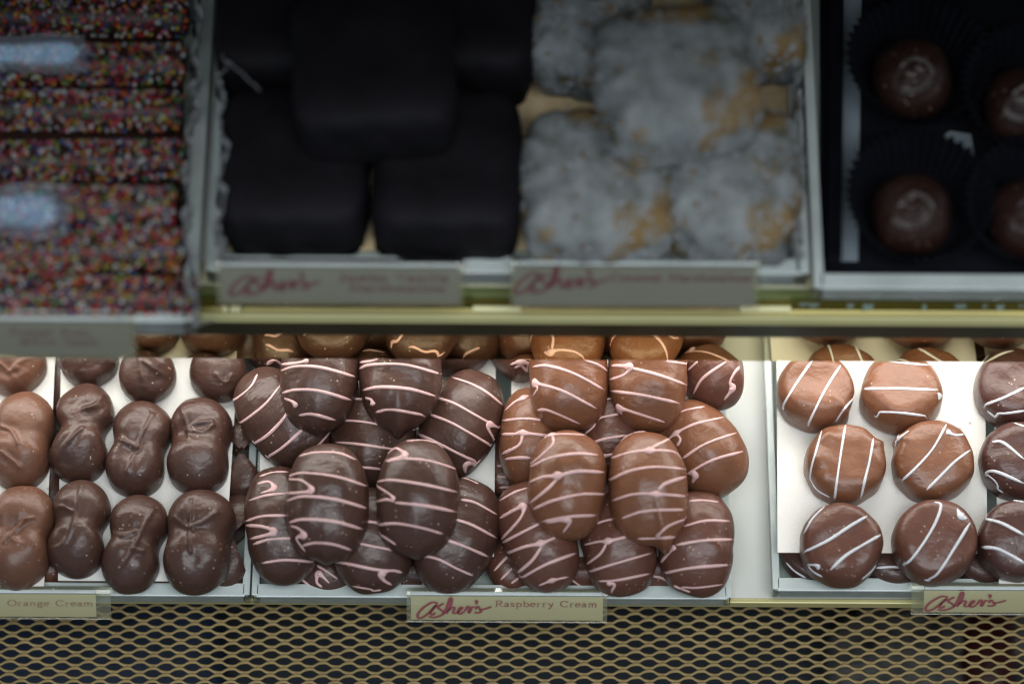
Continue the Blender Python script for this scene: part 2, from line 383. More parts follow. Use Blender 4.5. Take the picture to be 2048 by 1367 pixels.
    def solve(s, px):
        J = np.array([[cR @ s.M[:, 0], cR @ s.M[:, 1]], [UPS @ s.M[:, 0], UPS @ s.M[:, 1]]])
        sc = FPX / ((s.pos - CAMP) @ d_); Ji = np.linalg.inv(J)
        xy = np.zeros((len(px), 2))
        for it in range(16):
            z = s.H(xy[:, 0], xy[:, 1]); wpt = s.pos + np.column_stack([xy, z]) @ s.M.T
            e = px - proj(wpt); e[:, 1] *= -1
            xy = xy + .75 * (e / sc) @ Ji.T
        return xy
    def stripe(s, pts, stars, mat, rad, rs):
        px = catmull(pts, 8); xy = s.solve(px)
        r = np.hypot(xy[:, 0], xy[:, 1]); Rm = np.interp(np.arctan2(xy[:, 1], xy[:, 0]), TH, s.Rt); q = r / Rm
        keep = np.where(q < 1.12)[0]
        if len(keep) < 3: return
        xy = xy[keep[0]:keep[-1] + 1]; px = px[keep[0]:keep[-1] + 1]; q = q[keep[0]:keep[-1] + 1]
        f = np.where(q > .992, .992 / q, 1.); xy = xy * f[:, None]
        e = .0003; z = s.H(xy[:, 0], xy[:, 1])
        gx = (s.H(xy[:, 0] + e, xy[:, 1]) - s.H(xy[:, 0] - e, xy[:, 1])) / (2 * e)
        gy = (s.H(xy[:, 0], xy[:, 1] + e) - s.H(xy[:, 0], xy[:, 1] - e)) / (2 * e)
        Nn = np.stack([-np.clip(gx, -6, 6), -np.clip(gy, -6, 6), np.ones_like(gx)], 1); Nn /= np.linalg.norm(Nn, axis=1)[:, None]
        n = len(xy); wob = 1 + .13 * np.sin(np.linspace(0, rs.uniform(3, 9), n) + rs.uniform(0, 6))
        rr = rad * wob * rs.uniform(.85, 1.1)
        for st in stars: rr = rr * (1 + 1.9 * np.exp(-((px - np.array(st)) ** 2).sum(1) / 7.5 ** 2))
        en = np.minimum(np.arange(n), np.arange(n)[::-1]) / 2.0; rr = rr * np.clip(.45 + en * .55, 0, 1)
        C = np.column_stack([xy, z]) + Nn * rad * .1
        V, F = tube_mesh(C, Nn, rr)
        mk('drizzle_line', V, F, mat, s.o, smooth=True)

# ================================================================== SETTING
# lower shelf
YF = P(1460, 1205, -0.004)[1]
o = mkbox('display_shelf', (-.55, .55, YF + .0025, .34, -.012, -.004), M['shelf'], bev=0); tag(o, kind='structure')
o = mkbox('shelf_trim', (-.55, .55, YF - .0005, YF + .0020, -.0085, -.0025), M['trim']); tag(o, 'narrow pale brass trim along the front edge of the white shelf, above the mesh', 'trim')
o = mkbox('case_floor', (-.9, .9, YF - .5, .6, -.175, -.165), M['case_dark'], bev=0); tag(o, kind='structure')
o = mkbox('case_back_wall', (-.9, .9, .345, .355, -.165, .60), M['case_dark'], bev=0); tag(o, kind='structure')
o = mkbox('unseen_shade_panel', (-.9, .9, -.165, .36, .60, .615), M['case_dark'], bev=0); tag(o, kind='structure')  # out of view, added overhead to darken the back of the upper trays

# expanded metal grille
zg = -.030
g0 = P(1024, 1203, zg)[1]; g1 = P(1024, 1460, zg)[1]
scg = FPX / ((P(1024, 1290, zg) - CAMP) @ d_)
pitch = 52.0 / scg; rowp = (P(1024, 1250, zg)[1] - P(1024, 1262.7, zg)[1])
gr = empty('expanded_metal_grille', (0, g0, zg)); tag(gr, 'tan expanded metal grille with diamond openings below the trays', 'grille')
V = []; F = []; nrow = int((g0 - g1) / rowp) + 3; xs = np.arange(-.31, .31, pitch / 16)
for k in range(nrow):
    ph = 2 * PI * xs / pitch + (PI if k % 2 else 0) + 1.3
    cs = np.cos(ph); yv = -k * rowp + np.sign(cs) * np.abs(cs) ** .72 * (rowp * .5 - .00072)
    hz = .0007 * np.sin(ph + .7) - .0 
    wid = .00074 + .00022 * np.abs(cs) ** 4
    prof = [(-1, -.3), (-.85, .5), (.5, .75), (1, .25), (.6, -.8)]
    b0 = len(V); npf = len(prof)
    for i in range(len(xs)):
        for a, b_ in prof: V.append((xs[i], yv[i] + a * wid[i], hz[i] + b_ * .0008))
    for i in range(len(xs) - 1):
        for j in range(npf):
            j2 = (j + 1) % npf; F.append((b0 + i * npf + j, b0 + (i + 1) * npf + j, b0 + (i + 1) * npf + j2, b0 + i * npf + j2))
o = mk('metal_lattice', V, F, M['mesh'], gr, smooth=True)
o = mkbox('frame_bar', (-.31, .31, .0005, .004, -.003, .0015), M['mesh'], gr)
# wares faintly seen through the grille
def wrap(name, label, u, v, sx, sy, sz, mat, rot=0):
    n = 9; p = P(u, v, -.14); V = []; F = []
    for i in range(n):
        for j in range(n * 2):
            a = -PI / 2 + PI * i / (n - 1); b_ = 2 * PI * j / (n * 2)
            c = lambda t: np.sign(math.cos(t)) * abs(math.cos(t)) ** .45
            s_ = lambda t: np.sign(math.sin(t)) * abs(math.sin(t)) ** .45
            cr = 1 + .05 * math.sin(b_ * 5 + i)
            V.append((sx * c(a) * c(b_) * cr, sy * c(a) * s_(b_) * cr, sz * s_(a)))
    for i in range(n - 1):
        for j in range(n * 2):
            j2 = (j + 1) % (n * 2); F.append((i * n * 2 + j, i * n * 2 + j2, (i + 1) * n * 2 + j2, (i + 1) * n * 2 + j))
    o = mk(name, V, F, mat, smooth=True); o.location = (p[0], p[1], -.165 + sz); o.rotation_euler = (0, 0, R(rot)); return tag(o, label, 'packet')
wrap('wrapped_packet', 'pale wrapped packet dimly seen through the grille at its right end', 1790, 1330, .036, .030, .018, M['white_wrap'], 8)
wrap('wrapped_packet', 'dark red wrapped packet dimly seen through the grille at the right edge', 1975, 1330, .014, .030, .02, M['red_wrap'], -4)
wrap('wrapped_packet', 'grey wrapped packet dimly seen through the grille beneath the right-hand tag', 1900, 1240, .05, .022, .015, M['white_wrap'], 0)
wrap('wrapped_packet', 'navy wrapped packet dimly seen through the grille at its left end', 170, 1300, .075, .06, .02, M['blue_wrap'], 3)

# ================================================================== LOWER TRAYS
def tray(name, label, group, x0, x1, yf, yb, z0, hgt, t=.003, fm='acryl_front', lip=.0062):
    e = empty(name, ((x0 + x1) / 2, (yf + yb) / 2, z0)); tag(e, label, 'tray', group)
    cx, cy = (x0 + x1) / 2, (yf + yb) / 2
    a0, a1, b0, b1 = x0 - cx, x1 - cx, yf - cy, yb - cy
    mkbox('tray_floor', (a0 + t, a1 - t, b0 + t, b1 - t, 0, .0018), M['acryl'], e, 0)
    mkbox('front_wall', (a0 + t, a1 - t, b0, b0 + t, 0, hgt), M[fm], e, .0008)
    mkbox('back_wall', (a0 + t, a1 - t, b1 - t, b1, 0, hgt), M['acryl'], e, .0008)
    for q in (a0, a1 - t):
        mkbox('side_wall', (q, q + t, b0, b1, 0, hgt), M['acryl'], e, .0008)
        mkbox('side_rim', (q - .0003, q + t + .0003, b0 + .0003, b1, hgt + .0001, hgt + .0016), M['rim'], e, .0005)
    mkbox('front_rim', (a0 + t * .6, a1 - t * .6, b0 - .0006, b0 + lip, hgt + .0001, hgt + .0016), M['rim'], e, .0006)
    return e
HT = .009
def xat(u, v=1190, z=0.0): return P(u, v, z)[0]
def yat(v, z=0.0, u=1024): return P(u, v, z)[1]
GT = 'clear acrylic trays on the lower shelf'
tray('acrylic_tray', 'clear acrylic tray holding the plain lobed chocolates on the lower shelf', GT, -.36, xat(502), P(400, 1191, HT)[1], .10, 0.0, HT)
tray('acrylic_tray', 'clear acrylic tray holding the pink-drizzled oval chocolates on the lower shelf', GT, xat(508), xat(1459), P(1024, 1195, HT)[1], .10, 0.0, HT)
tray('acrylic_tray', 'clear acrylic tray holding the round white-striped chocolates on the lower shelf', GT, xat(1543), .33, P(1700, 1181, HT)[1], .10, 0.0, HT)

ZC = .0175   # card height
def card(name, label, quad, z, grp='white cards between the layers of chocolates'):
    pts = [P(u, v, z) for u, v in quad]; c = sum(pts) / 4
    V = [tuple(p - c) for p in pts] + [tuple(p - c - np.array([0, 0, .0009])) for p in pts]
    F = [(0, 1, 2, 3), (7, 6, 5, 4)] + [(i, 4 + i, 4 + (i + 1) % 4, (i + 1) % 4) for i in range(4)]
    o = mk(name, V, F, [M['card'], M['card_edge']], midx=[0, 0, 1, 1, 1, 1]); o.location = tuple(c); tag(o, label, 'card', grp)
    return o
card('layer_card', 'white card under the milk lobed chocolates at the far left', [(-150, 1172), (88, 1172), (118, 560), (-150, 560)], ZC)
card('layer_card', 'white card under the dark lobed chocolates in the left tray', [(116, 1160), (448, 1162), (486, 560), (124, 560)], ZC)
card('layer_card', 'white card under the dark oval chocolates in the middle tray', [(522, 1108), (988, 1112), (993, 560), (516, 560)], ZC)
card('layer_card', 'white card under the milk oval chocolates in the middle tray', [(1024, 1112), (1424, 1112), (1420, 560), (1022, 560)], ZC)
card('layer_card', 'white card under the six round milk chocolates in the right tray', [(1555, 1104), (1976, 1106), (1965, 560), (1553, 560)], ZC)
card('layer_card', 'white card under the darker round chocolates at the right edge', [(1998, 1166), (2200, 1166), (2200, 560), (1981, 560)], ZC + .0012)

# ================================================================== CHOCOLATES, LOWER SHELF
GL = 'plain lobed chocolates in the left tray'
def lob(lab, u, v, w_, l_, rot=0, mat='dark', z=.026, ridges='', dents='', tilt=0, res=(128, 52), h=.0185, **k):
    return Choc('lobed_chocolate', lab, GL, 'lobed', u, v, z, w_, l_, rot, tilt, 0, h, mat, 1, '', ridges, dents, res=res, **k)
lob('dark lobed chocolate, highest of the leftmost dark column below the cut-off row', 163, 862, 116, 190, -4, ridges='375,490 330,530 285,580 262,625; 490,315 455,360 425,390 380,402; 400,400 460,385', dents='300,650 440,450')
lob('dark lobed chocolate with one long diagonal crease, centre of the middle row of dark ones', 276, 893, 120, 184, -8, ridges='695,430 655,505 622,580 580,690; 540,540 590,560 622,575', dents='590,600')
lob('dark lobed chocolate with a forked crease, right end of the middle row of dark ones', 398, 888, 126, 186, -3, ridges='825,400 848,470 860,530; 850,495 900,462 965,455; 865,500 930,500 970,475', dents='920,480 830,500 920,410')
lob('dark lobed chocolate with a deep hollow on its left, front row of the left tray', 156, 1053, 116, 186, -4, ridges='375,750 345,850 335,920 295,1010 240,1045; 225,870 275,845 325,865', dents='275,885 290,960 300,900')
lob('dark lobed chocolate with a crossing crease, front row between two dark neighbours', 268, 1082, 118, 186, -8, ridges='700,860 645,960 605,1040 535,1140; 505,970 570,978 615,962; 605,1040 650,1050', dents='660,1075 560,940')
lob('largest dark lobed chocolate with a Y-shaped crease, front row beside the tray wall', 396, 1077, 136, 196, -3, ridges='872,820 868,900 860,1000 868,1050; 866,940 920,920 990,875; 790,895 850,940', dents='880,1090 800,940', z=.028, h=.021)
lob('dark lobed chocolate cut off by the brass strip, above the leftmost dark column', 176, 672, 118, 190, 4, ridges='400,150 350,220 330,280; 330,240 380,235', dents='430,200')
lob('creased dark lobed chocolate cut off by the brass strip, second in the dark back row', 302, 697, 116, 200, -6, ridges='630,170 645,250 690,340; 650,185 720,230 775,262; 690,340 650,300', dents='740,300 700,260', z=.030)
lob('dark lobed chocolate cut off by the brass strip, beside the tray wall', 436, 700, 118, 190, 2, ridges='985,245 1030,285 1055,250; 1100,200 1110,260 1080,300', dents='1020,262')
lob('milk lobed chocolate cut off by the brass strip at the left edge', 34, 682, 132, 200, -6, 'muted', ridges='0,195 45,235 95,310; 55,215 100,185 150,170; 40,230 80,215', dents='20,230')
lob('milk lobed chocolate in the middle row at the left edge', 42, 877, 124, 186, -4, 'muted', ridges='0,480 50,500 85,560; 10,600 60,640 90,670', dents='30,500 40,620', h=.02)
lob('milk lobed chocolate in the front row at the left edge', 40, 1068, 130, 196, -5, 'muted', ridges='20,1005 60,960 115,905; 115,905 150,900; 40,980 80,1010', dents='90,980 60,930', h=.02)
lob('dark lobed chocolate wedged low between the card and the tray wall, middle row', 486, 915, 80, 170, 2, z=.010, res=(64, 26), h=.013)
lob('dark lobed chocolate wedged low between the card and the tray wall, front row', 466, 1080, 84, 190, -10, z=.010, res=(64, 26), h=.013)
lob('dark lobed chocolate low in the gap between the two cards, back row', 120, 745, 90, 170, 0, z=.008, res=(64, 26), h=.009)
lob('dark lobed chocolate low in the gap between the two cards, front row', 105, 945, 90, 170, 0, z=.008, res=(64, 26), h=.009)
lob('dark lobed chocolate on the tray bottom under the card, seen below its front edge', 330, 1110, 110, 130, 80, z=.008, res=(64, 26), h=.009)
lob('milk lobed chocolate on the tray bottom under the card, seen below its front edge', 85, 1120, 90, 110, 80, 'mid', z=.008, res=(64, 26), h=.009)

GE = 'dark oval chocolates with pink drizzle'; GM = 'milk oval chocolates with pink drizzle'
def ov(lab, grp, crop, u, v, w_, l_, z, rot=0, tilt=0, lean=0, mat='dark', lines='', h=.021, **k):
    return Choc('oval_chocolate', lab, grp, 'oval', u, v, z, w_, l_, rot, tilt, lean, h, mat, crop, lines, **k)
TB = -PI / 2
ov('blunt dark oval chocolate on top of the pile, half hidden by the brass strip', GE, 2, 638, 738, 158, 236, .054, -2, 2,
   lines="270,188 340,182 400,170*; 268,218 340,198 460,203 635,250; 275,325 340,310 450,315 608,360; 285,352 320,365 345,390*; 355,432 420,427 530,455; 270,120 400,100 600,130", tail=(TB + .05, .0015))
ov('dark oval chocolate with pointed lower tip, on top, half hidden by the brass strip', GE, 2, 800, 738, 168, 232, .055, 0, 2,
   lines="643,180 700,172 735,162; 643,210 700,190 860,190 1038,235; 660,312 740,297 880,305 1010,340; 672,348 700,358 712,385*; 722,418 800,405 960,432; 650,100 800,90 1000,120", tail=(TB, .0042))
ov('dark oval chocolate lying aslant at the upper left corner of the dark pile', GE, 2, 563, 833, 150, 232, .033, 38, 2, 0,
   lines="25,372 90,325 130,285 155,235; 50,485 130,430 200,370 268,285; 120,578 200,530 270,460 312,400; 195,638 270,590 340,530 390,480; 345,640 430,590 480,540 520,490")
ov('dark oval chocolate in the middle of the pile behind the two front ones', GE, 2, 746, 866, 172, 214, .033, 0, 0,
   lines="600,350 660,355 700,360; 540,455 640,460 740,475 830,490; 525,560 640,570 780,590 900,610; 640,680 700,685 750,690; 850,485 915,500")
ov('dark oval chocolate leaning right at the upper right of the dark pile', GE, 2, 920, 842, 152, 220, .034, -24, 2,
   lines="1090,250 1180,280 1260,325 1335,385; 1010,345 1100,375 1200,430 1325,500; 975,425 1080,465 1180,520 1290,585; 920,520 1010,560 1130,620 1230,665; 1330,500 1270,475* 1265,500 1300,560; 1225,665 1160,665* 1150,700")
ov('dark oval chocolate at the lower left of the dark pile beside the tray wall', GE, 2, 562, 1046, 146, 232, .030, 9, 3,
   lines="165,725 230,705 305,703; 155,760 210,750 235,782* 170,805; 115,840 200,815 300,805; 98,940 180,915 300,912; 100,960 180,965 235,992* 120,1025; 135,1050 220,1025 345,1022; 175,1140 290,1125 440,1135")
ov('dark oval chocolate on top at the front of the dark pile, left one of two', GE, 2, 654, 1002, 168, 232, .052, 0, 7,
   lines="355,628 430,610 540,612 630,645; 298,728 370,708 530,725 692,775; 300,738 370,745 415,790* 350,803 295,805; 295,842 380,820 530,835 690,880; 308,945 380,930 520,940 662,978; 315,962 355,975 378,1005* 350,1015 345,1030 385,1085; 370,1057 430,1043 520,1050 608,1078", tail=(TB, .0016))
ov('dark oval chocolate on top at the front of the dark pile, right one of two', GE, 2, 834, 992, 168, 228, .052, -2, 7,
   lines="870,555 960,552 1060,580; 775,655 850,640 980,650 1118,692; 775,620 820,590 860,625* 770,650; 722,752 800,742 960,765 1115,800; 722,768 790,810 812,840*; 718,850 770,835 812,845; 815,850 960,865 1110,895; 725,958 820,950 940,970 1045,1000; 740,1000 780,1025 820,1052", tail=(TB + .05, .0014))
ov('dark oval chocolate at the lower right of the dark pile, under the top ones', GE, 2, 914, 1066, 158, 224, .029, -20, 2,
   lines="1130,730 1170,740 1215,760; 1130,835 1200,850 1305,908; 1100,930 1180,955 1305,1020; 1035,1020 1150,1060 1265,1110; 920,1098 1020,1120 1110,1165 1190,1200")
ov('dark oval chocolate low at the front, between the two lower corner ones', GE, 2, 742, 1076, 164, 208, .031, 4, 6,
   lines="680,940 720,945 760,955; 632,1043 740,1065 885,1090; 512,1130 600,1145 720,1170 830,1178; 850,1185 800,1175 755,1190* 760,1220 800,1245; 610,1250 700,1265 750,1268")
ov('dark oval chocolate on the tray bottom, peeping out under the front left of the pile', GE, 2, 640, 1120, 130, 170, .0085, 60, 0, h=.011,
   lines="360,1210 415,1258; 465,1255 440,1230 450,1190* 500,1235; 440,1150 490,1180 540,1215", res=(64, 26))
ov('dark oval chocolate on the tray bottom, peeping out under the front right of the pile', GE, 2, 830, 1118, 130, 120, .0085, 0, 0, h=.011,
   lines="930,1140 955,1200 950,1255; 845,1205 838,1230 840,1250", res=(64, 26))
ov('dark oval chocolate mostly behind the brass strip at the back right of the dark pile', GE, 2, 915, 650, 150, 190, .032, -10, 0)
ov('dark oval chocolate mostly behind the brass strip at the back left of the dark pile', GE, 2, 545, 660, 120, 160, .026, 10, 0, lines="200,190 240,165; 205,215 245,205 290,222")

ov('milk oval chocolate half hidden by the brass strip, left one of the top pair', GM, 3, 1138, 745, 160, 226, .054, 0, 4, mat='milk',
   lines="262,190 330,185 450,220 590,295; 265,320 285,285 268,262* 300,270 400,300 555,380; 285,387 340,390 480,450; 500,160 560,180 605,210")
ov('milk oval chocolate half hidden by the brass strip, right one of the top pair', GM, 3, 1296, 743, 160, 224, .054, 0, 4, mat='milk',
   lines="620,185 660,185 705,192* 680,225 612,250; 700,192 830,225 965,272; 615,300 760,318 930,355; 670,405 655,378* 750,405 865,442; 870,165 920,170 970,178")
ov('milk oval chocolate at the top right corner of the milk pile, tucked behind', GM, 3, 1417, 722, 132, 178, .040, 20, 0, mat='mid',
   lines="995,310 1040,240 1145,165; 1205,190 1180,220 1162,260 1172,288* 1135,340; 970,205 1015,165")
ov('milk oval chocolate at the left of the milk pile, under the top ones', GM, 3, 1062, 872, 128, 196, .033, 0, 2, mat='milk',
   lines="135,390 180,350 222,330* 245,322; 125,435 220,425 315,432; 120,497 180,495 218,490* 370,508; 218,490 200,545 120,588; 135,610 200,603 255,605")
ov('milk oval chocolate seen in the gap between the four top ones', GM, 3, 1222, 856, 150, 196, .033, 0, 0, mat='mid',
   lines="500,495 540,460 550,428* 620,410 680,400; 580,340 640,330 690,325; 535,535 600,515 700,500; 570,600* 620,590 660,580")
ov('milk oval chocolate lying aslant at the right of the milk pile', GM, 3, 1402, 890, 160, 212, .034, 40, 2, mat='milk',
   lines="815,480 870,430 950,390 1045,370; 880,520 915,492* 1000,450 1135,418; 915,492 935,520 920,550; 940,610 1050,540 1190,490; 960,680 1080,615 1220,575; 965,675 1000,680* 990,720")
ov('milk oval chocolate on top at the front, left one, two blobs of pink icing', GM, 3, 1135, 964, 158, 214, .052, -1, 7, mat='milk',
   lines="315,515 345,500* 420,495 505,500; 352,502 355,540 310,585 250,635; 250,645 340,605 450,585 560,590; 245,715 310,690 375,685* 470,665 590,670; 375,700 330,745 250,810; 265,838 350,800 480,770 600,770; 305,895 420,872 555,865; 320,900 415,885* 430,900 400,945")
ov('milk oval chocolate on top at the front, right one with a pointed tip', GM, 3, 1297, 974, 160, 226, .052, 3, 7, mat='milk',
   lines="650,520 700,495 790,480; 610,610 700,580 795,570* 900,575 940,605; 795,565 830,545 900,510; 605,710 700,665 820,645 960,655; 620,800 720,770 825,768* 970,780; 835,750 870,720 960,690; 665,880 780,845 970,840; 825,965* 880,915 965,880; 740,972 825,970 915,965", tail=(TB + .22, .0052))
ov('milk oval chocolate at the lower left of the milk pile, leaning left', GM, 3, 1077, 1066, 148, 222, .030, 20, 4, mat='mid',
   lines="110,800 180,760 240,740; 110,880 180,840 220,825* 205,880 110,985; 115,995 220,940 310,895; 130,1045 220,1010 300,992* 380,960; 305,1005 260,1070 190,1130; 195,1160 320,1090 465,1035; 290,1185 350,1162* 425,1145")
ov('milk oval chocolate low at the front, between the two lower corner ones', GM, 3, 1238, 1084, 150, 200, .030, 8, 5, mat='mid',
   lines="520,915 590,890 650,880; 495,1000 560,985 605,982* 700,960; 600,990 570,1040 505,1090; 510,1125 620,1090 810,1035; 560,1165 650,1160 800,1130; 600,1175* 635,1180 620,1215")
ov('milk oval chocolate at the lower right corner of the milk pile', GM, 3, 1395, 1082, 152, 204, .030, -6, 4, mat='mid',
   lines="975,800 1040,797 1110,805; 950,915 1050,890 1160,892; 845,1080 880,1040 912,1005*; 915,1000 1040,980 1180,975; 855,1130 980,1105 1165,1090; 1130,1180 1000,1195 905,1185* ; 905,1187 950,1195 980,1220")
ov('milk oval chocolate on the tray bottom at the left corner of the milk pile', GM, 3, 1028, 1118, 120, 140, .0085, 30, 0, h=.011, mat='mid',
   lines="85,1120 130,1070 165,1040; 115,1160 170,1105 190,1080; 165,1175 200,1150", res=(64, 26))
ov('milk oval chocolate on the tray bottom, peeping out left of the front middle one', GM, 3, 1165, 1120, 120, 110, .0085, 0, 0, h=.011, mat='mid', lines="430,1150 470,1180 510,1200", res=(64, 26))
ov('milk oval chocolate on the tray bottom, peeping out right of the front middle one', GM, 3, 1325, 1120, 130, 120, .0085, 0, 0, h=.011, mat='mid', lines="800,1140 850,1150 890,1170", res=(64, 26))
ov('milk oval chocolate low in the gap between the dark pile and the milk pile', GM, 3, 1012, 915, 100, 150, .0085, 0, 0, h=.0085, mat='mid',
   lines="100,640 140,640 175,640; 100,690 140,690 180,690; 110,740 150,737 180,735", res=(64, 26))
ov('milk oval chocolate mostly behind the brass strip at the back left of the milk pile', GM, 3, 1035, 680, 120, 160, .028, 30, 0, mat='mid',
   lines="110,70 150,95 185,120; 160,180 210,168* 260,180; 180,195 210,185 240,215")

GD = 'round milk chocolates with white stripes'
def disc(lab, u, v, wpx, z=.029, mat='milk', lines='', h=.0185, tilt=0, lean=0, grp=GD, tail=None, res=(112, 44), **k):
    return Choc('round_chocolate', lab, grp, 'round', u, v, z, wpx, wpx, 0, tilt, lean, h, mat, 4, lines, ico='white_icing', tail=tail, res=res, **k)
disc('round milk chocolate with two slanting white stripes, back row left in the right tray', 1631, 780, 158, lines="330,160 260,260 205,350 187,392; 468,168 390,290 330,410 305,465; 525,325 480,375 440,430", tilt=4, tail=(-.75, .0022))
disc('round milk chocolate with level white stripes, back row in the right tray', 1803, 782, 166, lines="680,165 780,175 890,185; 555,290 700,288 930,295; 610,395 720,398 860,415; 905,340 912,312*; 570,205 595,178*", tilt=-4)
disc('round milk chocolate with three upright white stripes, middle row left', 1691, 926, 164, lines="372,480 350,560 325,650 318,720; 480,455 460,580 440,720 430,800; 608,515 590,620 570,700 550,790; 318,720 350,770 400,800", tail=(.5, .0015), tilt=6)
disc('round milk chocolate with a white curl at its upper right, middle row', 1867, 920, 166, lines="940,452 880,560 800,650 735,710; 770,480 730,510 700,550; 940,482* 980,500 1025,495; 1060,560 980,620 910,690 850,750", tilt=6, tail=(2.6, .002))
disc('round milk chocolate with two rising white stripes, front row left', 1683, 1086, 168, z=.031, mat='mid', lines="580,868 500,915 400,980 285,1035; 640,955 560,1000 480,1050 410,1115; 300,1090 340,1092 365,1105*; 300,1100 330,1130 370,1150; 385,825 330,880 290,950; 615,1120 560,1160", tilt=5)
disc('round milk chocolate with a bent white stripe, front row', 1871, 1080, 172, z=.031, mat='mid', lines="885,805 915,820 890,900 830,1000 770,1075 735,1083; 1048,900 980,1010 900,1130 840,1160; 990,835 1008,868* 1035,880", tilt=5)
disc('darker round chocolate with white stripes at the right edge, back row', 2028, 776, 158, mat='darkred', lines="1110,365 1200,330 1294,285; 1115,395 1200,402 1294,390", tilt=2, z=.030)
disc('darker round chocolate with white stripes at the right edge, middle row', 2040, 920, 160, mat='darkred', lines="1150,530 1200,535 1294,610; 1105,680 1160,665 1294,720; 1115,670 1170,720 1185,790; 1250,445 1294,460", tilt=6, z=.030)
disc('darker round chocolate with white stripes at the right edge, front row', 2036, 1078, 162, mat='darkred', lines="1110,880 1190,900 1294,955; 1100,1010 1180,1020 1294,1080; 1230,795 1294,805", tilt=9, z=.031)
disc('round chocolate on the tray bottom under the left front disc', 1634, 1095, 150, z=.0095, mat='dark', h=.010, lines="210,1080 250,1120 300,1150", res=(64, 26))
disc('round chocolate on the tray bottom between the two front discs', 1790, 1100, 150, z=.0095, mat='dark', h=.010, lines="620,1105 700,1100 780,1110", res=(64, 26))
disc('round chocolate on the tray bottom by the right-hand card gap', 1970, 1098, 150, z=.0095, mat='dark', h=.010, lines="", res=(64, 26))

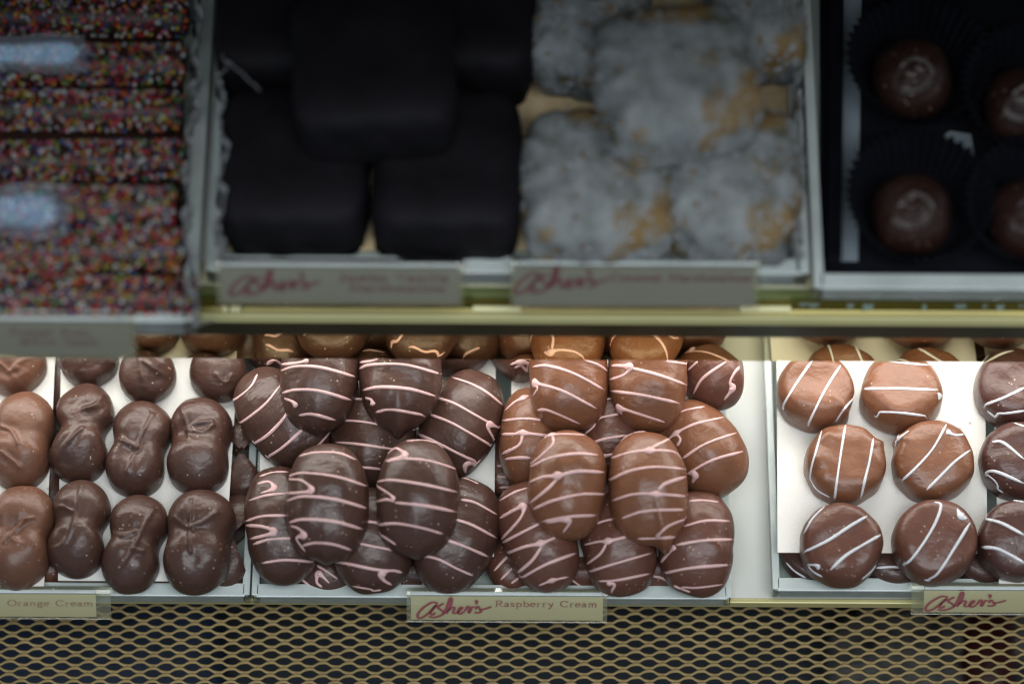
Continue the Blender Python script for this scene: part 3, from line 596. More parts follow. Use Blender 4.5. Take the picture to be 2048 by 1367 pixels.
# ================================================================== PRICE TAGS
LOGO = ["345,168 290,163 230,188 180,222 150,258 165,282 212,270 262,238 312,200 340,176", "330,180 295,210 272,245 290,256 320,240", "402,168 362,186 345,204 378,222 398,244 362,264 305,276 255,270",
        "398,250 432,190 458,134 476,138 466,182 436,226 424,248", "428,234 480,200 502,206 490,238 520,246", "520,246 562,216 576,200 552,204 535,234 560,248 602,226",
        "600,226 625,194 642,200 636,236 648,234 668,200 696,196", "692,150 716,153 706,176", "700,214 722,192 746,214 756,230 722,240 690,236", "750,214 792,210 855,193"]
GLY = {  # a small wide serif alphabet: strokes on a 0..1 grid, x height .62
 'R': (.82, "0,0 .28,0;.14,0 .14,1;0,1 .45,1 .66,.88 .62,.6 .4,.5 .14,.5;.38,.5 .66,.06 .82,0"), 'a': (.56, ".06,.5 .22,.62 .4,.52 .4,.06 .54,.02;.4,.36 .1,.26 .06,.08 .24,0 .4,.12"),
 's': (.46, ".4,.5 .22,.62 .06,.5 .12,.36 .34,.26 .4,.12 .22,0 .04,.1"), 'p': (.66, "0,.6 .13,.6 .13,-.36;0,-.36 .28,-.36;.13,.5 .36,.62 .58,.4 .54,.1 .34,0 .13,.1"),
 'b': (.66, "0,1 .13,1 .13,.02;.13,.5 .36,.62 .58,.42 .56,.12 .34,0 .13,.1"), 'e': (.56, ".04,.36 .5,.36 .44,.56 .26,.62 .06,.48 .04,.2 .2,0 .48,.08"),
 'r': (.5, "0,.6 .13,.6 .13,0;0,0 .28,0;.13,.42 .28,.6 .46,.6"), 'y': (.62, "0,.6 .2,.6;.1,.6 .34,.04;.42,.6 .62,.6;.54,.6 .3,-.1 .16,-.34 .04,-.32"),
 'C': (.86, ".76,.78 .76,.96;.76,.8 .5,1 .2,.92 .04,.6 .06,.3 .26,.04 .54,0 .78,.18"), 'm': (.98, "0,.6 .13,.6 .13,0;.04,0 .24,0;.13,.46 .32,.62 .46,.5 .46,0;.36,0 .56,0;.46,.46 .66,.62 .82,.5 .82,0;.72,0 .94,0"),
 'O': (.94, ".46,1 .16,.88 .04,.5 .16,.12 .46,0 .76,.12 .88,.5 .76,.88 .46,1"), 'n': (.68, "0,.6 .13,.6 .13,0;.04,0 .24,0;.13,.46 .34,.62 .5,.5 .5,0;.4,0 .62,0"),
 'g': (.58, ".5,.56 .28,.62 .08,.5 .1,.28 .28,.2 .44,.32 .44,.52 .3,.62;.14,.22 .1,.06 .46,-.02 .5,-.2 .28,-.34 .06,-.24 .1,-.08"), 'o': (.62, ".3,.62 .08,.5 .04,.3 .12,.08 .3,0 .5,.08 .56,.32 .48,.54 .3,.62"),
 'c': (.52, ".46,.48 .28,.62 .08,.5 .04,.28 .14,.06 .3,0 .48,.1"), 'u': (.66, "0,.6 .13,.6 .13,.16 .28,0 .48,.14;.38,.6 .5,.6 .5,0 .62,0"), 't': (.42, ".15,.85 .15,.12 .28,0 .4,.06;0,.6 .36,.6"),
 'M': (1.08, "0,1 .16,1 .16,0;.04,0 .3,0;.16,1 .5,.1 .86,1;.86,1 .86,0;.74,0 1,0"), 'h': (.68, "0,1 .13,1 .13,0;.04,0 .24,0;.13,.46 .34,.62 .5,.5 .5,0;.4,0 .62,0"), 'l': (.32, "0,1 .14,1 .14,0;.02,0 .28,0"),
 'w': (.9, "0,.6 .18,.6;.1,.6 .26,.04 .44,.56 .6,.04 .78,.6;.7,.6 .88,.6"), 'J': (.5, ".1,1 .42,1;.28,1 .28,.1 .12,-.1 0,0"), 'V': (.88, "0,1 .24,1;.12,1 .44,0 .76,1;.64,1 .86,1"),
 'i': (.32, "0,.6 .14,.6 .14,0;.02,0 .28,0;.12,.84 .16,.9"), 'P': (.72, "0,0 .28,0;.14,0 .14,1;0,1 .45,1 .66,.88 .62,.6 .4,.48 .14,.48"), 'z': (.52, ".04,.46 .04,.6 .44,.6 .04,0 .46,0 .46,.14"),
 'd': (.66, ".5,0 .5,1 .38,1;.5,.5 .28,.62 .06,.42 .08,.1 .28,0 .5,.1;.5,0 .62,0"), 'S': (.6, ".5,.84 .3,1 .08,.86 .12,.62 .42,.46 .52,.22 .3,0 .06,.14;.5,.84 .5,.98"), 'W': (1.2, "0,1 .2,1;.1,1 .34,0 .6,.95 .86,0 1.1,1;1,1 1.2,1"), ' ': (.5, "")}
def ribbon(pts, wd, V, F, O, ax, ay, az, lift, sm=True, calli=0):
    p = catmull(pts, 5) if sm and len(pts) > 2 else np.array(pts, float)
    if len(p) == 2: p = np.linspace(p[0], p[1], 3)
    t = np.gradient(p, axis=0); t /= np.linalg.norm(t, axis=1)[:, None] + 1e-9; n = np.stack([-t[:, 1], t[:, 0]], 1)
    wv = wd * (1 + calli * (np.abs(t[:, 1]) - .5)); en = np.minimum(np.arange(len(p)), np.arange(len(p))[::-1])
    wv = wv * np.clip(.6 + en * .25, 0, 1)
    b0 = len(V)
    for q, nn, ww in zip(p, n, wv):
        for sg in (-1, 1):
            a = q + nn * ww * sg * .5; V.append(O + ax * a[0] + ay * a[1] + az * lift)
    for i in range(len(p) - 1): F.append((b0 + 2 * i, b0 + 2 * i + 1, b0 + 2 * i + 3, b0 + 2 * i + 2))
def text_strokes(txt, x, y, hgt, stretch, V, F, O, ax, ay, az, lift, wd):
    for ch in txt:
        adv, st = GLY[ch]
        for sgm in st.split(';'):
            if sgm:
                pts = [tuple(float(q) for q in tk.split(',')) for tk in sgm.split()]
                pts = [(x + a * hgt * stretch, y + b_ * hgt) for a, b_ in pts]
                ribbon(pts, wd, V, F, O, ax, ay, az, lift, len(pts) > 3, calli=.7)
        x += (adv + .1) * hgt * stretch
    return x
def text_width(txt): return sum(GLY[c][0] + .1 for c in txt)
def price_tag(label, u0, u1, vt, vb, ztop, ang, texts, logo, mat, inkm, inkt, top_lip=True, group='price tags clipped to the trays', liftin=.0002, wdt=.00034, hx=.002):
    a = P(u0, vt, ztop); b_ = P(u1, vt, ztop); y0 = (a[1] + b_[1]) / 2
    dn = np.array([0, -math.cos(R(ang)), -math.sin(R(ang))])
    # slant length so that the lower edge falls where it is seen
    um = (u0 + u1) / 2; lo, hi = 0, .06
    for _ in range(30):
        md = (lo + hi) / 2; vv = proj((np.array([0, y0, ztop]) + dn * md)[None] + np.array([[a[0], 0, 0]]))[0, 1]
        if vv < vb: lo = md
        else: hi = md
    Ls = lo; O = np.array([a[0], y0, ztop]); ax = np.array([1., 0, 0]); ay = -dn; az = np.cross(ax, ay); W_ = b_[0] - a[0]
    e = empty('price_tag', O); tag(e, label, 'tag', group)
    # holder: hooks over the tray wall, bends forward and down, small lip at the foot
    prof = [(.0035, -.010), (.0035, -.001), (.0028, .0006), (.0010, .0012), (-.0004, .0006)]
    for t in np.linspace(0, 1, 7): 
        q = dn * (Ls * t); bow = .0007 * math.sin(PI * t); prof.append((q[1] + az[1] * bow - .0004, q[2] + az[2] * bow))
    q = dn * Ls; prof += [(q[1] - .0012, q[2] + .0003), (q[1] - .0016, q[2] + .0016)]
    extrude_x('holder', prof, -hx, W_ + hx, M['holder'], e, thick=-.0005, smooth=False)
    ca = [(dn[1] * Ls * t + az[1] * (.0007 * math.sin(PI * t) + .0005), dn[2] * Ls * t + az[2] * (.0007 * math.sin(PI * t) + .0005)) for t in np.linspace(.04, .96, 7)]
    extrude_x('card_insert', ca, 0.0, W_, M[mat], e, thick=.0003)
    mkbox('top_fold', (0, W_, -.0008, .0008, .0009, .0020), M['rim'], e, .0003)
    Z = np.zeros(3); lift0 = .0007 + .0012
    if logo:
        V = []; F = []; lx0, lx1, ly0, ly1 = logo; sx = (lx1 - lx0) * W_ / 705; sy = (ly1 - ly0) * Ls / 150
        for s_ in LOGO:
            pts = [tuple(float(q) for q in tk.split(',')) for tk in s_.split()]
            pts = [(lx0 * W_ + (p[0] - 150) * sx, -Ls * (1 - ly1) - (p[1] - 130) * sy) for p in pts]
            ribbon(pts, .0011 * (W_ / .098 if W_ < .098 else 1), V, F, Z, ax, ay, az, lift0, calli=.5)
        mk('script_logo', V, F, M[inkm], e)
    for (txt, fx0, fx1, fy, fh) in texts:
        V = []; F = []; hgt = fh * Ls; st = (fx1 - fx0) * W_ / (text_width(txt) * hgt)
        text_strokes(txt, fx0 * W_, -Ls * (1 - fy), hgt, st, V, F, Z, ax, ay, az, lift0, wdt)
        mk('lettering', V, F, M[inkt], e)
    return e
price_tag('cream tag with red script and small Raspberry Cream lettering on the middle lower tray', 822, 1206, 1189, 1239, .0165, 40,
          [('Raspberry Cream', .44, .975, .60, .22)], (.035, .42, .14, .92), 'tag', 'ink', 'ink')
price_tag('cream tag with faint Orange Cream lettering at the bottom left corner', -170, 192, 1184, 1232, .0165, 40,
          [('Orange Cream', .513, .99, .52, .22)], (.0, .40, .14, .92), 'tag', 'ink', 'ink_fade', hx=.007)
price_tag('cream tag with red script at the bottom right corner, cut off by the edge', 1848, 2230, 1178, 1224, .0165, 40,
          [], (.01, .43, .14, .92), 'tag', 'ink', 'ink', hx=.006)

# ================================================================== UPPER SHELF AND ITS RAIL
XW = .40
rail = empty('shelf_rail', (0, YM, ZB)); tag(rail, 'polished brass front rail of the upper shelf, mirroring the chocolates below', 'rail')
def yz(v, y=None, z=None):
    if y is not None: p = PY(1024, v, y); return (y, p[2])
    p = P(1024, v, z); return (p[1], z)
mkbox('mirror_strip', (-XW, XW, 0, .0015, 0, ZT - ZB), M['mirror'], rail, 0)
y1, z1 = yz(645, y=YM - .0015)
mkbox('dark_band', (-XW, XW, -.0015, .0035, ZT - ZB + .0002, z1 - ZB), M['rail_reflection'], rail, .0012)  # dark reflection in the brass, put into this band as colour
zl = z1
ya, _ = yz(644, z=zl + .001); yb_, _ = yz(633, z=zl + .0026)
pr = []
for t in np.linspace(0, 1, 7): pr.append((YM - .0022 + (yb_ - YM + .0035) * t - YM, z1 - ZB + .0003 + .0028 * math.sin(PI / 2 * min(1, t * 1.3))))
extrude_x('light_bead', pr, -XW, XW, M['brass_satin'], rail, thick=-.0012, smooth=False)
yg0, zg0 = yb_ + .0005, zl + .0020
p2 = P(1024, 600, zg0 + .006)
extrude_x('channel', [(yg0 - YM, zg0 - ZB), (yg0 - YM + .0015, zg0 - ZB - .0012), (p2[1] - YM - .001, zg0 - ZB), (p2[1] - YM, p2[2] - ZB)], -XW, XW, M['brass_deep'], rail, thick=-.0012)
y3, z3 = yz(576, y=p2[1])
mkbox('glass_edge', (-XW, XW, p2[1] - YM + .0004, p2[1] - YM + .004, p2[2] - ZB + .0004, z3 - ZB), M['green_glass'], rail, .0004)
ZU = z3
o = mkbox('upper_shelf', (-XW, XW, p2[1] + .0042, .33, ZU - .009, ZU + .0005), M['shelf'], bev=0); tag(o, kind='structure')
o = mkbox('shelf_underside', (-XW, XW, p2[1] + .0046, .33, ZB + .012, ZU - .0105), M['shelf'], bev=0); tag(o, kind='structure')
mkbox('lamp_housing', (-XW, XW, .0040, p2[1] - YM + .004, .010, z1 - ZB - .003), M['shelf'], rail, 0)
mkbox('cream_ledge', (-XW, XW, p2[1] - YM + .0006, p2[1] - YM + .012, z3 - ZB + .0003, z3 - ZB + .0012), M['ledge'], rail, .0003)
# pale raised pieces along the channel
for (a, b_) in ((446, 456), (462, 482), (948, 1040), (1482, 1578)):
    c = P((a + b_) / 2, 620, zg0 + .001); hw = (b_ - a) / 2 / 4.25 / 1000
    V = []; F = []; nn = 8
    for i in range(nn + 1):
        t = PI * i / nn
        for x in (-hw, hw): V.append((x, .0016 * -math.cos(t), .0018 * math.sin(t)))
    F = [(2 * i, 2 * i + 1, 2 * i + 3, 2 * i + 2) for i in range(nn)] + [tuple(range(0, 2 * nn + 2, 2))[::-1], tuple(range(1, 2 * nn + 2, 2))]
    o = mk('pale_rail_piece', V, F, M['clip'] if 'clip' in M else M['trim'], smooth=False); o.location = (c[0], c[1], zg0 + .0005); o.parent = rail; o.location = (c[0], c[1] - YM, zg0 - ZB + .0022)

# upper trays
ZF = ZU + .0015
GU = 'clear acrylic trays on the upper shelf'
yfu = P(1024, 546, ZF + .011)[1]
xu = lambda u, v=300, z=ZF + .03: P(u, v, z)[0]
tray('acrylic_tray', 'clear acrylic tray of dark squares and coconut squares on the upper shelf', GU, xu(417), xu(1616), yfu, .20, ZF, .011, t=.0055, lip=.0075)
tray('acrylic_tray', 'clear acrylic tray of truffles in black paper cups on the upper shelf', GU, xu(1626), .36, P(1800, 578, ZF + .011)[1], .20, ZF, .011, t=.0040, lip=.0070)
yfl = P(200, 668, ZF + .001)[1]
tray('acrylic_tray', 'clear acrylic tray of sprinkle-coated rods jutting forward at the upper left', GU, -.36, xu(401), yfl, .20, ZF + .0005, .013, t=.0055, lip=.006)

# crinkled film liner beside the walls
def film(name, label, pts, z0, z1, seed, amp=.0018, parent=None):
    rs = np.random.RandomState(seed); n = len(pts) * 14; c = catmull(pts, 14); n = len(c); V = []; F = []; rows = 5
    for i in range(n):
        for j in range(rows):
            t = j / (rows - 1); p = P(c[i][0], c[i][1], z0 + (z1 - z0) * t)
            k = amp * (math.sin(i * .55 + j) + .6 * math.sin(i * 1.3 + 2 * j + seed)) + rs.uniform(-.0004, .0004)
            V.append(p + np.array([k, 0, k * .3]))
    for i in range(n - 1):
        for j in range(rows - 1): F.append((i * rows + j, (i + 1) * rows + j, (i + 1) * rows + j + 1, i * rows + j + 1))
    o = mk(name, V, F, M['film'], parent, smooth=True); md = o.modifiers.new('s', 'SOLIDIFY'); md.thickness = .00025
    return tag(o, label, 'film', 'crinkled film liners')
film('film_liner', 'crinkled clear film standing along the left wall of the dark squares', [(446, -40), (452, 110), (440, 170), (448, 300), (440, 420), (436, 520)], ZF + .012, ZF + .05, 3)
film('film_liner', 'crinkled clear film standing along the right wall of the sprinkled rods', [(398, -40), (392, 110), (388, 200), (376, 300), (372, 420), (380, 560), (396, 650)], ZF + .010, ZF + .045, 5)
film('film_liner', 'crinkled clear film along the right wall of the coconut squares', [(1600, -40), (1594, 160), (1590, 300), (1592, 450), (1596, 520)], ZF + .012, ZF + .045, 8)
film('film_liner', 'crumpled end of clear film sticking out at the front of the rods', [(262, 664), (300, 655), (350, 660), (400, 650), (425, 640)], ZF - .004, ZF + .012, 9, .0012)
film('film_liner', 'loose strip of clear film poking out between two dark squares', [(448, 120), (475, 140), (505, 168), (520, 182)], ZF + .052, ZF + .058, 12, .0003)

# paper under the wares
def sheet(name, label, quad, z, mat):
    pts = [P(u, v, z) for u, v in quad]; c = sum(pts) / 4
    V = [p - c for p in pts] + [p - c - np.array([0, 0, .0005]) for p in pts]
    F = [(0, 1, 2, 3), (7, 6, 5, 4)] + [(i, 4 + i, 4 + (i + 1) % 4, (i + 1) % 4) for i in range(4)]
    o = mk(name, V, F, M[mat]); o.location = tuple(c); return tag(o, label, 'liner')
sheet('liner_sheet', 'dark sheet added under the sprinkled rods as the shade between them', [(-80, 640), (368, 640), (366, -60), (-80, -60)], ZF + .0035, 'core')  # stands in for shade in the gaps between the rods
sheet('liner_sheet', 'tan parchment sheet under the squares, showing in the gaps', [(455, 500), (1580, 500), (1585, -60), (460, -60)], ZF + .0035, 'tan')
sheet('liner_sheet', 'black paper sheet under the black paper cups', [(1640, 548), (2110, 552), (2110, -60), (1640, -60)], ZF + .0028, 'cup')
sheet('liner_strip', 'narrow white card strip along the left side of the truffle tray', [(1682, 522), (1716, 522), (1724, -60), (1688, -60)], ZF + .0040, 'paper')
sheet('liner_scrap', 'small white paper scrap showing between the truffle cups', [(1868, 284), (1950, 318), (1942, 268), (1900, 262)], ZF + .0042, 'paper')

# ---- squares
def square(name, label, group, u, v, z, wpx, lpx, hz, mat, rot=0, tilt=0, k=5, seed=1, rough=.0008, foot=True):
    rs = np.random.RandomState(seed); n = 26; V = []; F = []; idx = {}
    c = P(u, v, z); sc = FPX / ((c - CAMP) @ d_); hx = wpx / 2 / sc; hy = lpx / 2 / sc / .93
    g = np.linspace(-1, 1, n)
    ph = rs.uniform(0, 6, 12)
    for ax_ in range(3):
        for sg in (-1, 1):
            b0 = len(V)
            for a in g:
                for b_ in g:
                    p = np.zeros(3); p[ax_] = sg; p[(ax_ + 1) % 3] = a * (sg if ax_ != 9 else 1); p[(ax_ + 2) % 3] = b_
                    r = (np.abs(p) ** k).sum() ** (-1 / k); q = p * r
                    w_ = q * np.array([hx, hy, hz / 2])
                    dsp = rough * (math.sin(w_[0] * 160 + ph[0]) + math.sin(w_[1] * 190 + ph[1]) + math.sin(w_[0] * 300 + w_[2] * 260 + ph[2]))
                    if mat == 'coco':
                        al = math.atan2(q[1], q[0]); dsp += rough * (1.6 * math.sin(7 * al + ph[5]) + 1.3 * math.sin(13 * al + ph[6] + 3 * q[2]) + .9 * math.sin(23 * al + ph[7]))
                    w_ = w_ * (1 + dsp * 25 * .5)
                    if foot and q[2] < -.8: w_[:2] *= 1.04 + .02 * math.sin(8 * math.atan2(q[1], q[0]) + ph[4])
                    V.append(w_)
            for i in range(n - 1):
                for j in range(n - 1): F.append((b0 + i * n + j, b0 + (i + 1) * n + j, b0 + (i + 1) * n + j + 1, b0 + i * n + j + 1))
    o = mk(name, V, F, M[mat], smooth=True)
    md = o.modifiers.new('w', 'WELD'); md.merge_threshold = .00005
    o.location = tuple(c); o.rotation_euler = (R(tilt), 0, R(rot)); tag(o, label, 'sweet', group); o['hx'] = hx
    return o, hx, hy
GS = 'large dark chocolate squares'
Z1 = ZF + .024; Z2 = Z1 + .036
square('dark_square', 'large dark chocolate square at the front left of its tray', GS, 590, 346, Z1, 292, 300, .042, 'black', 0, 0, 5.6, 1)
square('dark_square', 'large dark chocolate square at the front, beside the coconut square', GS, 893, 352, Z1, 296, 304, .042, 'black', -1, 0, 5.6, 2)
square('dark_square', 'large dark chocolate square lying on top of the dark ones', GS, 748, 150, Z2, 322, 306, .042, 'black', 3, 0, 6, 3)
square('dark_square', 'large dark chocolate square at the back left, against the wall', GS, 540, 70, Z1 + .008, 210, 240, .042, 'black', 2, 0, 5, 4)
square('dark_square', 'large dark chocolate square at the back, beside the coconut squares', GS, 968, 62, Z1 + .010, 210, 250, .042, 'black', -3, 0, 5, 5)
GC = 'coconut-coated squares'
def coco(label, u, v, z, w_, l_, hz, rot, seed):
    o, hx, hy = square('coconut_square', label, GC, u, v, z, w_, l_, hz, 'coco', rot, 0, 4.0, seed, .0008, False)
    rs = np.random.RandomState(seed + 50); V = []; F = []; mi = []
    for i in range(420):
        th = rs.uniform(0, 2 * PI); cz = rs.uniform(-.35, 1); q = np.array([math.cos(th) * math.sqrt(max(0, 1 - cz * cz)), math.sin(th) * math.sqrt(max(0, 1 - cz * cz)), cz])
        r = (np.abs(q) ** 4.0).sum() ** (-1 / 4.0); n_ = q; p = q * r * np.array([hx, hy, hz / 2]) * 1.01
        t = np.cross(n_, rs.normal(size=3)); t /= np.linalg.norm(t) + 1e-9; b_ = np.cross(n_, t) * rs.uniform(.0004, .0008); t = t * rs.uniform(.0009, .0022) + n_ * rs.uniform(-.0004, .0008)
        b0 = len(V); V += [p - t - b_, p - t + b_, p + t + b_, p + t - b_, p + n_ * .0006]
        F += [(b0, b0 + 1, b0 + 4), (b0 + 1, b0 + 2, b0 + 4), (b0 + 2, b0 + 3, b0 + 4), (b0 + 3, b0, b0 + 4), (b0 + 3, b0 + 2, b0 + 1, b0)]; mi += [1 if rs.rand() < .2 else 0] * 5
    f = mk('coconut_flakes', V, F, [M['coco_flake'], M['coco_brown']], o, midx=mi); f['kind'] = 'stuff'
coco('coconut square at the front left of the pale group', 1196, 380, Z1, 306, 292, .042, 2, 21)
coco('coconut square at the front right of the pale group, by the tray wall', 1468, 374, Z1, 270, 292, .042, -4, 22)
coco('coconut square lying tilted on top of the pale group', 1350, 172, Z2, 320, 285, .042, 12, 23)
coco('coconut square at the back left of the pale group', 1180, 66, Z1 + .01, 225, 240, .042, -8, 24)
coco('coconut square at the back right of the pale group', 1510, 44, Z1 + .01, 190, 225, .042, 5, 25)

# ---- sprinkled rods
ico = []; t_ = (1 + 5 ** .5) / 2
IV = np.array([(-1, t_, 0), (1, t_, 0), (-1, -t_, 0), (1, -t_, 0), (0, -1, t_), (0, 1, t_), (0, -1, -t_), (0, 1, -t_), (t_, 0, -1), (t_, 0, 1), (-t_, 0, -1), (-t_, 0, 1)]) / math.hypot(1, t_)
IF = np.array([(0, 11, 5), (0, 5, 1), (0, 1, 7), (0, 7, 10), (0, 10, 11), (1, 5, 9), (5, 11, 4), (11, 10, 2), (10, 7, 6), (7, 1, 8), (3, 9, 4), (3, 4, 2), (3, 2, 6), (3, 6, 8), (3, 8, 9), (4, 9, 5), (2, 4, 11), (6, 2, 10), (8, 6, 7), (9, 8, 1)])
def rod(label, v, z, uend, rad=.0098, seed=0, skew=0):
    rs = np.random.RandomState(seed); c = P(uend, v, z); x1 = c[0]; x0 = P(-70, v, z)[0]; Ln = x1 - x0
    n = 20; V = []; F = []; xs = list(np.linspace(-Ln, -.004, 14)) + [-.002, -.0008, 0]
    for i, x in enumerate(xs):
        k = 1 if i < 14 else (.94, .8, .45)[i - 14]; k *= 1 + .04 * math.sin(i * 1.7 + seed)
        for j in range(n): V.append((x, (rad - .0006) * k * math.cos(2 * PI * j / n), (rad - .0006) * k * math.sin(2 * PI * j / n)))
    for i in range(len(xs) - 1):
        for j in range(n): F.append((i * n + j, i * n + (j + 1) % n, (i + 1) * n + (j + 1) % n, (i + 1) * n + j))
    F.append(tuple(range(n))); F.append(tuple((len(xs) - 1) * n + j for j in range(n))[::-1])
    o = mk('sprinkled_rod', V, F, M['core'], smooth=True); o.location = tuple(c); o.rotation_euler = (0, 0, R(skew)); tag(o, label, 'sweet', 'sprinkle-coated rods')
    nb = 860; X = rs.uniform(-Ln, .0, nb); A = rs.uniform(-PI * .85 + PI, PI * 1.85 * 0 + PI * .0 - PI * .35 + 0, nb) if False else rs.uniform(-.15, PI + .15, nb)
    Rb = rs.uniform(.0007, .00125, nb); kk = np.where(X > -.002, .82, 1.)
    C = np.stack([X, rad * kk * np.cos(A), rad * kk * np.sin(A)], 1)
    VV = (C[:, None, :] + IV[None] * Rb[:, None, None]).reshape(-1, 3); FF = (IF[None] + (np.arange(nb) * 12)[:, None, None]).reshape(-1, 3)
    mi = np.repeat(rs.randint(0, len(SPR), nb), 20)
    f = mk('sugar_beads', VV, FF, SPR, o, smooth=True, midx=mi); f['kind'] = 'stuff'
rows = [(600, .012, 398, 'nearest the front'), (502, .021, 372, 'second from the front'), (418, .030, 352, 'in a raised row, third from the front'),
        (322, .014, 372, 'just behind the dark gap, fourth from the front'), (225, .021, 366, 'fifth from the front'), (130, .026, 372, 'beside the upper pale glare, sixth from the front'), (38, .020, 378, 'at the very back of those in view')]
for i, (v, dz, ue, wd_) in enumerate(rows):
    rod('chocolate rod coated in coloured sugar beads, ' + wd_, v, ZF + dz, ue, .0094, 60 + i, skew=(-1.2, .8, -.6, 1.0, -.5, .7, -.8)[i])

# ---- truffles in pleated cups
def cup(label, u, v, z, r0, r1, hgt, seed, mat='mid'):
    rs = np.random.RandomState(seed); c = P(u, v, z); npl = 44; n = npl * 4; V = []; F = []
    rings = [(.0, 0, 0), (r0 * .5, 0, 0), (r0, 0, .15), (r0 + (r1 - r0) * .5, hgt * .5, .8), (r1, hgt, 1.0)]
    for r, z_, am in rings:
        for j in range(n):
            a = 2 * PI * j / n; k = r + am * .0016 * (1 - abs(((j % 4) / 2) - 1) * 2) + am * .0006 * math.sin(3 * a + seed); V.append((k * math.cos(a), k * math.sin(a), z_ + am * .0006 * math.sin(5 * a + seed * 2)))
    for i in range(len(rings) - 1):
        for j in range(n): F.append((i * n + j, i * n + (j + 1) % n, (i + 1) * n + (j + 1) % n, (i + 1) * n + j))
    o = mk('paper_cup', V, F, M['cup']); o.location = tuple(c); md = o.modifiers.new('s', 'SOLIDIFY'); md.thickness = .0003
    return tag(o, 'black pleated paper cup ' + label, 'paper cup', 'black pleated paper cups')
CUPS = [(1828, 170, 'behind, left column', 'mid'), (1828, 440, 'in front, left column', 'mid'), (2052, 225, 'behind, at the right edge', 'mid'), (2062, 450, 'in front, at the right edge', 'mid')]
def swirl(u, v):
    a = [(-48, 18), (-30, 34), (0, 40), (30, 24), (44, 0), (30, -26), (0, -36), (-26, -20)]; b_ = [(-20, 10), (6, 14), (24, -4), (10, -20)]
    return ';'.join(' '.join('%.1f,%.1f' % ((u + x - 1480) * 2.278, (v + y - 650) * 2.278) for x, y in q) for q in (a, b_))
for i, (u, v, lab, mt_) in enumerate(CUPS):
    cup('holding a truffle, ' + lab, u, v, ZF + .0045, .020, .0325, .024, i)
    q = Choc('truffle', 'round dark-brown truffle in a black paper cup, ' + lab, 'truffles in black paper cups', 'oval', u - 2, v - 20, ZF + .026, 158, 152, 0, 0, 0, .020, 'truffle', 4, seed=300 + i, nexp=2.05, cat='truffle', res=(96, 44), ridges=swirl(u - 2, v - 20))
# back row cups
cup('at the top edge, left column', 1850, -90, ZF + .0045, .019, .0265, .021, 9)

# upper tags
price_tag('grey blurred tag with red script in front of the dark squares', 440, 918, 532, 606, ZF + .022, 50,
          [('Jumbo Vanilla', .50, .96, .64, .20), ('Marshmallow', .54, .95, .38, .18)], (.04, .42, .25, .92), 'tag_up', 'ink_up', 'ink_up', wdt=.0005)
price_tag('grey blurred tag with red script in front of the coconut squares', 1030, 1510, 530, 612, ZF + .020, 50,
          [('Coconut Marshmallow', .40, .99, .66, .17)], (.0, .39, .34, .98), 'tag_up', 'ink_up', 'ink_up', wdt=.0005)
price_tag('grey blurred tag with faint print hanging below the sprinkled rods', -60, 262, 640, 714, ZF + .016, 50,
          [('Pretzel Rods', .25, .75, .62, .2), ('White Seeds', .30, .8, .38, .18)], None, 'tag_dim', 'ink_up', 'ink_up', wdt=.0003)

# zigzag strip shaped as the cups' reflection in the tray wall, and the broken plastic edge under the right-hand tray
V = []; F = []; n = 120; pa = P(1668, -40, ZF + .004); pb = P(1664, 548, ZF + .004)
for i in range(n):
    t = i / (n - 1); c = pa + (pb - pa) * t; k = .0022 * (1 if i % 2 else -1)
    V += [(c[0] + k - .001, c[1], c[2]), (c[0] + k * 1.3, c[1], c[2] + .016)]
F = [(2 * i, 2 * i + 2, 2 * i + 3, 2 * i + 1) for i in range(n - 1)]
o = mk('cup_reflection_strip', V, F, M['cup']); md = o.modifiers.new('s', 'SOLIDIFY'); md.thickness = .0004
tag(o, 'black zigzag strip imitating the reflected paper cups, between the tray wall and the white liner sheet', 'reflection')
rs = np.random.RandomState(4); e = empty('broken_edge_strip', P(1830, 600, zg0 + .004)); tag(e, 'chipped clear plastic edging hanging over the rail below the truffle tray', 'edging')
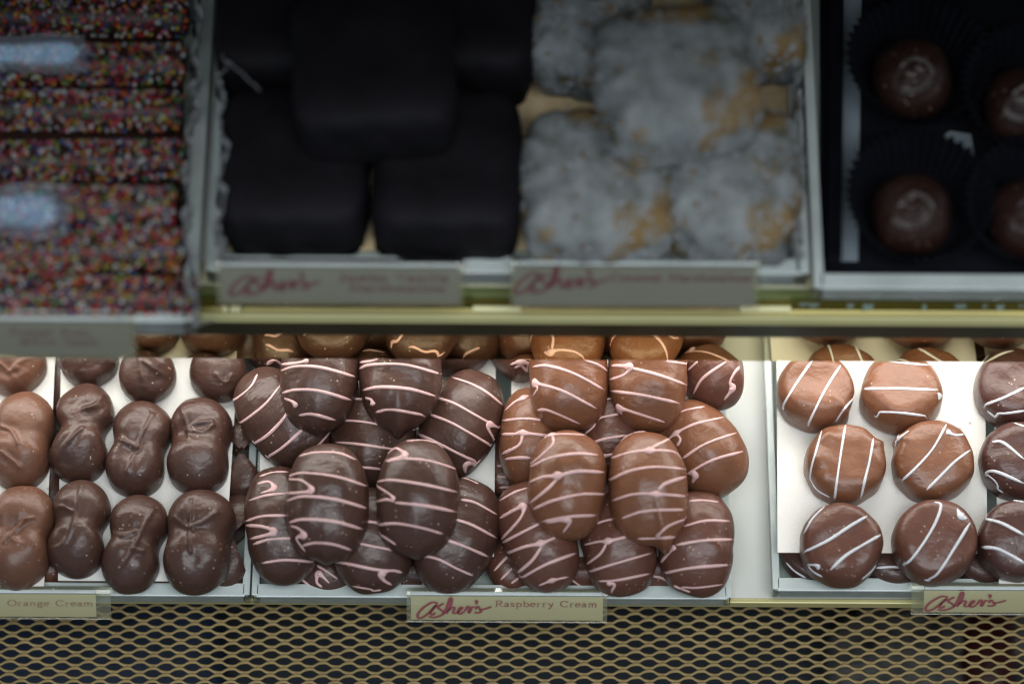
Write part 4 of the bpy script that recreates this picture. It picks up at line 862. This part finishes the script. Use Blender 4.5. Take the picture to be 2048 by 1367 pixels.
for u in (1600, 1632, 1662, 1705, 1740, 1842, 1850, 1915, 1945, 1972, 2000, 2030, 2046):
    wq = rs.uniform(.0012, .0042); hq = rs.uniform(.002, .0055); c = P(u, 588, zg0 + .0075) - np.array(e.location)
    sl = rs.uniform(-.002, .002); V = [(-wq, .001, 0), (wq, .001, 0), (wq * .7 + sl, -hq, -hq * .8), (-wq * .4 + sl, -hq * 1.1, -hq * .9)]
    V = [tuple(np.array(q) + c) for q in V] + [tuple(np.array(q) + c + np.array([0, .0003, -.0008])) for q in V]
    mk('chip', V, [(0, 1, 2, 3), (7, 6, 5, 4)] + [(i, 4 + i, 4 + (i + 1) % 4, (i + 1) % 4) for i in range(4)], M['chip'], e)
# glossy pieces added over the rods to imitate glare in the front glass
def glare_patch(label, u, v, z, wpx, hpx, seed):
    c = P(u, v, z); tc = CAMP - c; tc /= np.linalg.norm(tc); tl = np.array([-.30, -1.60, 1.40]) - c; tl /= np.linalg.norm(tl)
    n_ = tc + tl; n_ /= np.linalg.norm(n_); ax = np.array([1., 0, 0]); ax -= n_ * (ax @ n_); ax /= np.linalg.norm(ax); ay = np.cross(n_, ax)
    W = wpx / 2 / 4450; Hh = hpx / 2 / 4450; V = []; F = []; a_, b_ = 24, 12; rs = np.random.RandomState(seed)
    for i in range(a_ + 1):
        for j in range(b_ + 1):
            x = -1 + 2 * i / a_; y = -1 + 2 * j / b_; ed = max(abs(x), abs(y))
            hgt = -.0004 * y ** 4 - .0003 * x ** 6 + .00006 * math.sin(x * 9 + seed)
            V.append(ax * x * W * (1 + .06 * math.sin(5 * y + seed)) + ay * y * Hh * (1 + .10 * math.sin(4 * x)) + n_ * hgt)
    for i in range(a_):
        for j in range(b_): F.append((i * (b_ + 1) + j, (i + 1) * (b_ + 1) + j, (i + 1) * (b_ + 1) + j + 1, i * (b_ + 1) + j + 1))
    o = mk('glare_piece', V, F, M['wrap'], smooth=True); o.location = tuple(c); md = o.modifiers.new('s', 'SOLIDIFY'); md.thickness = .0002
    tag(o, label, 'wrap')
M['wrap'] = clear('glare_gloss', (.97, .98, 1.0), .05, (.5, .6, .75), .17)  # gloss for the added glare pieces
glare_patch('upper added piece imitating glare over the sprinkled rods at the left edge', 56, 108, ZF + .045, 240, 80, 1)
glare_patch('lower added piece imitating glare over the sprinkled rods at the left edge', 24, 422, ZF + .045, 220, 110, 2)
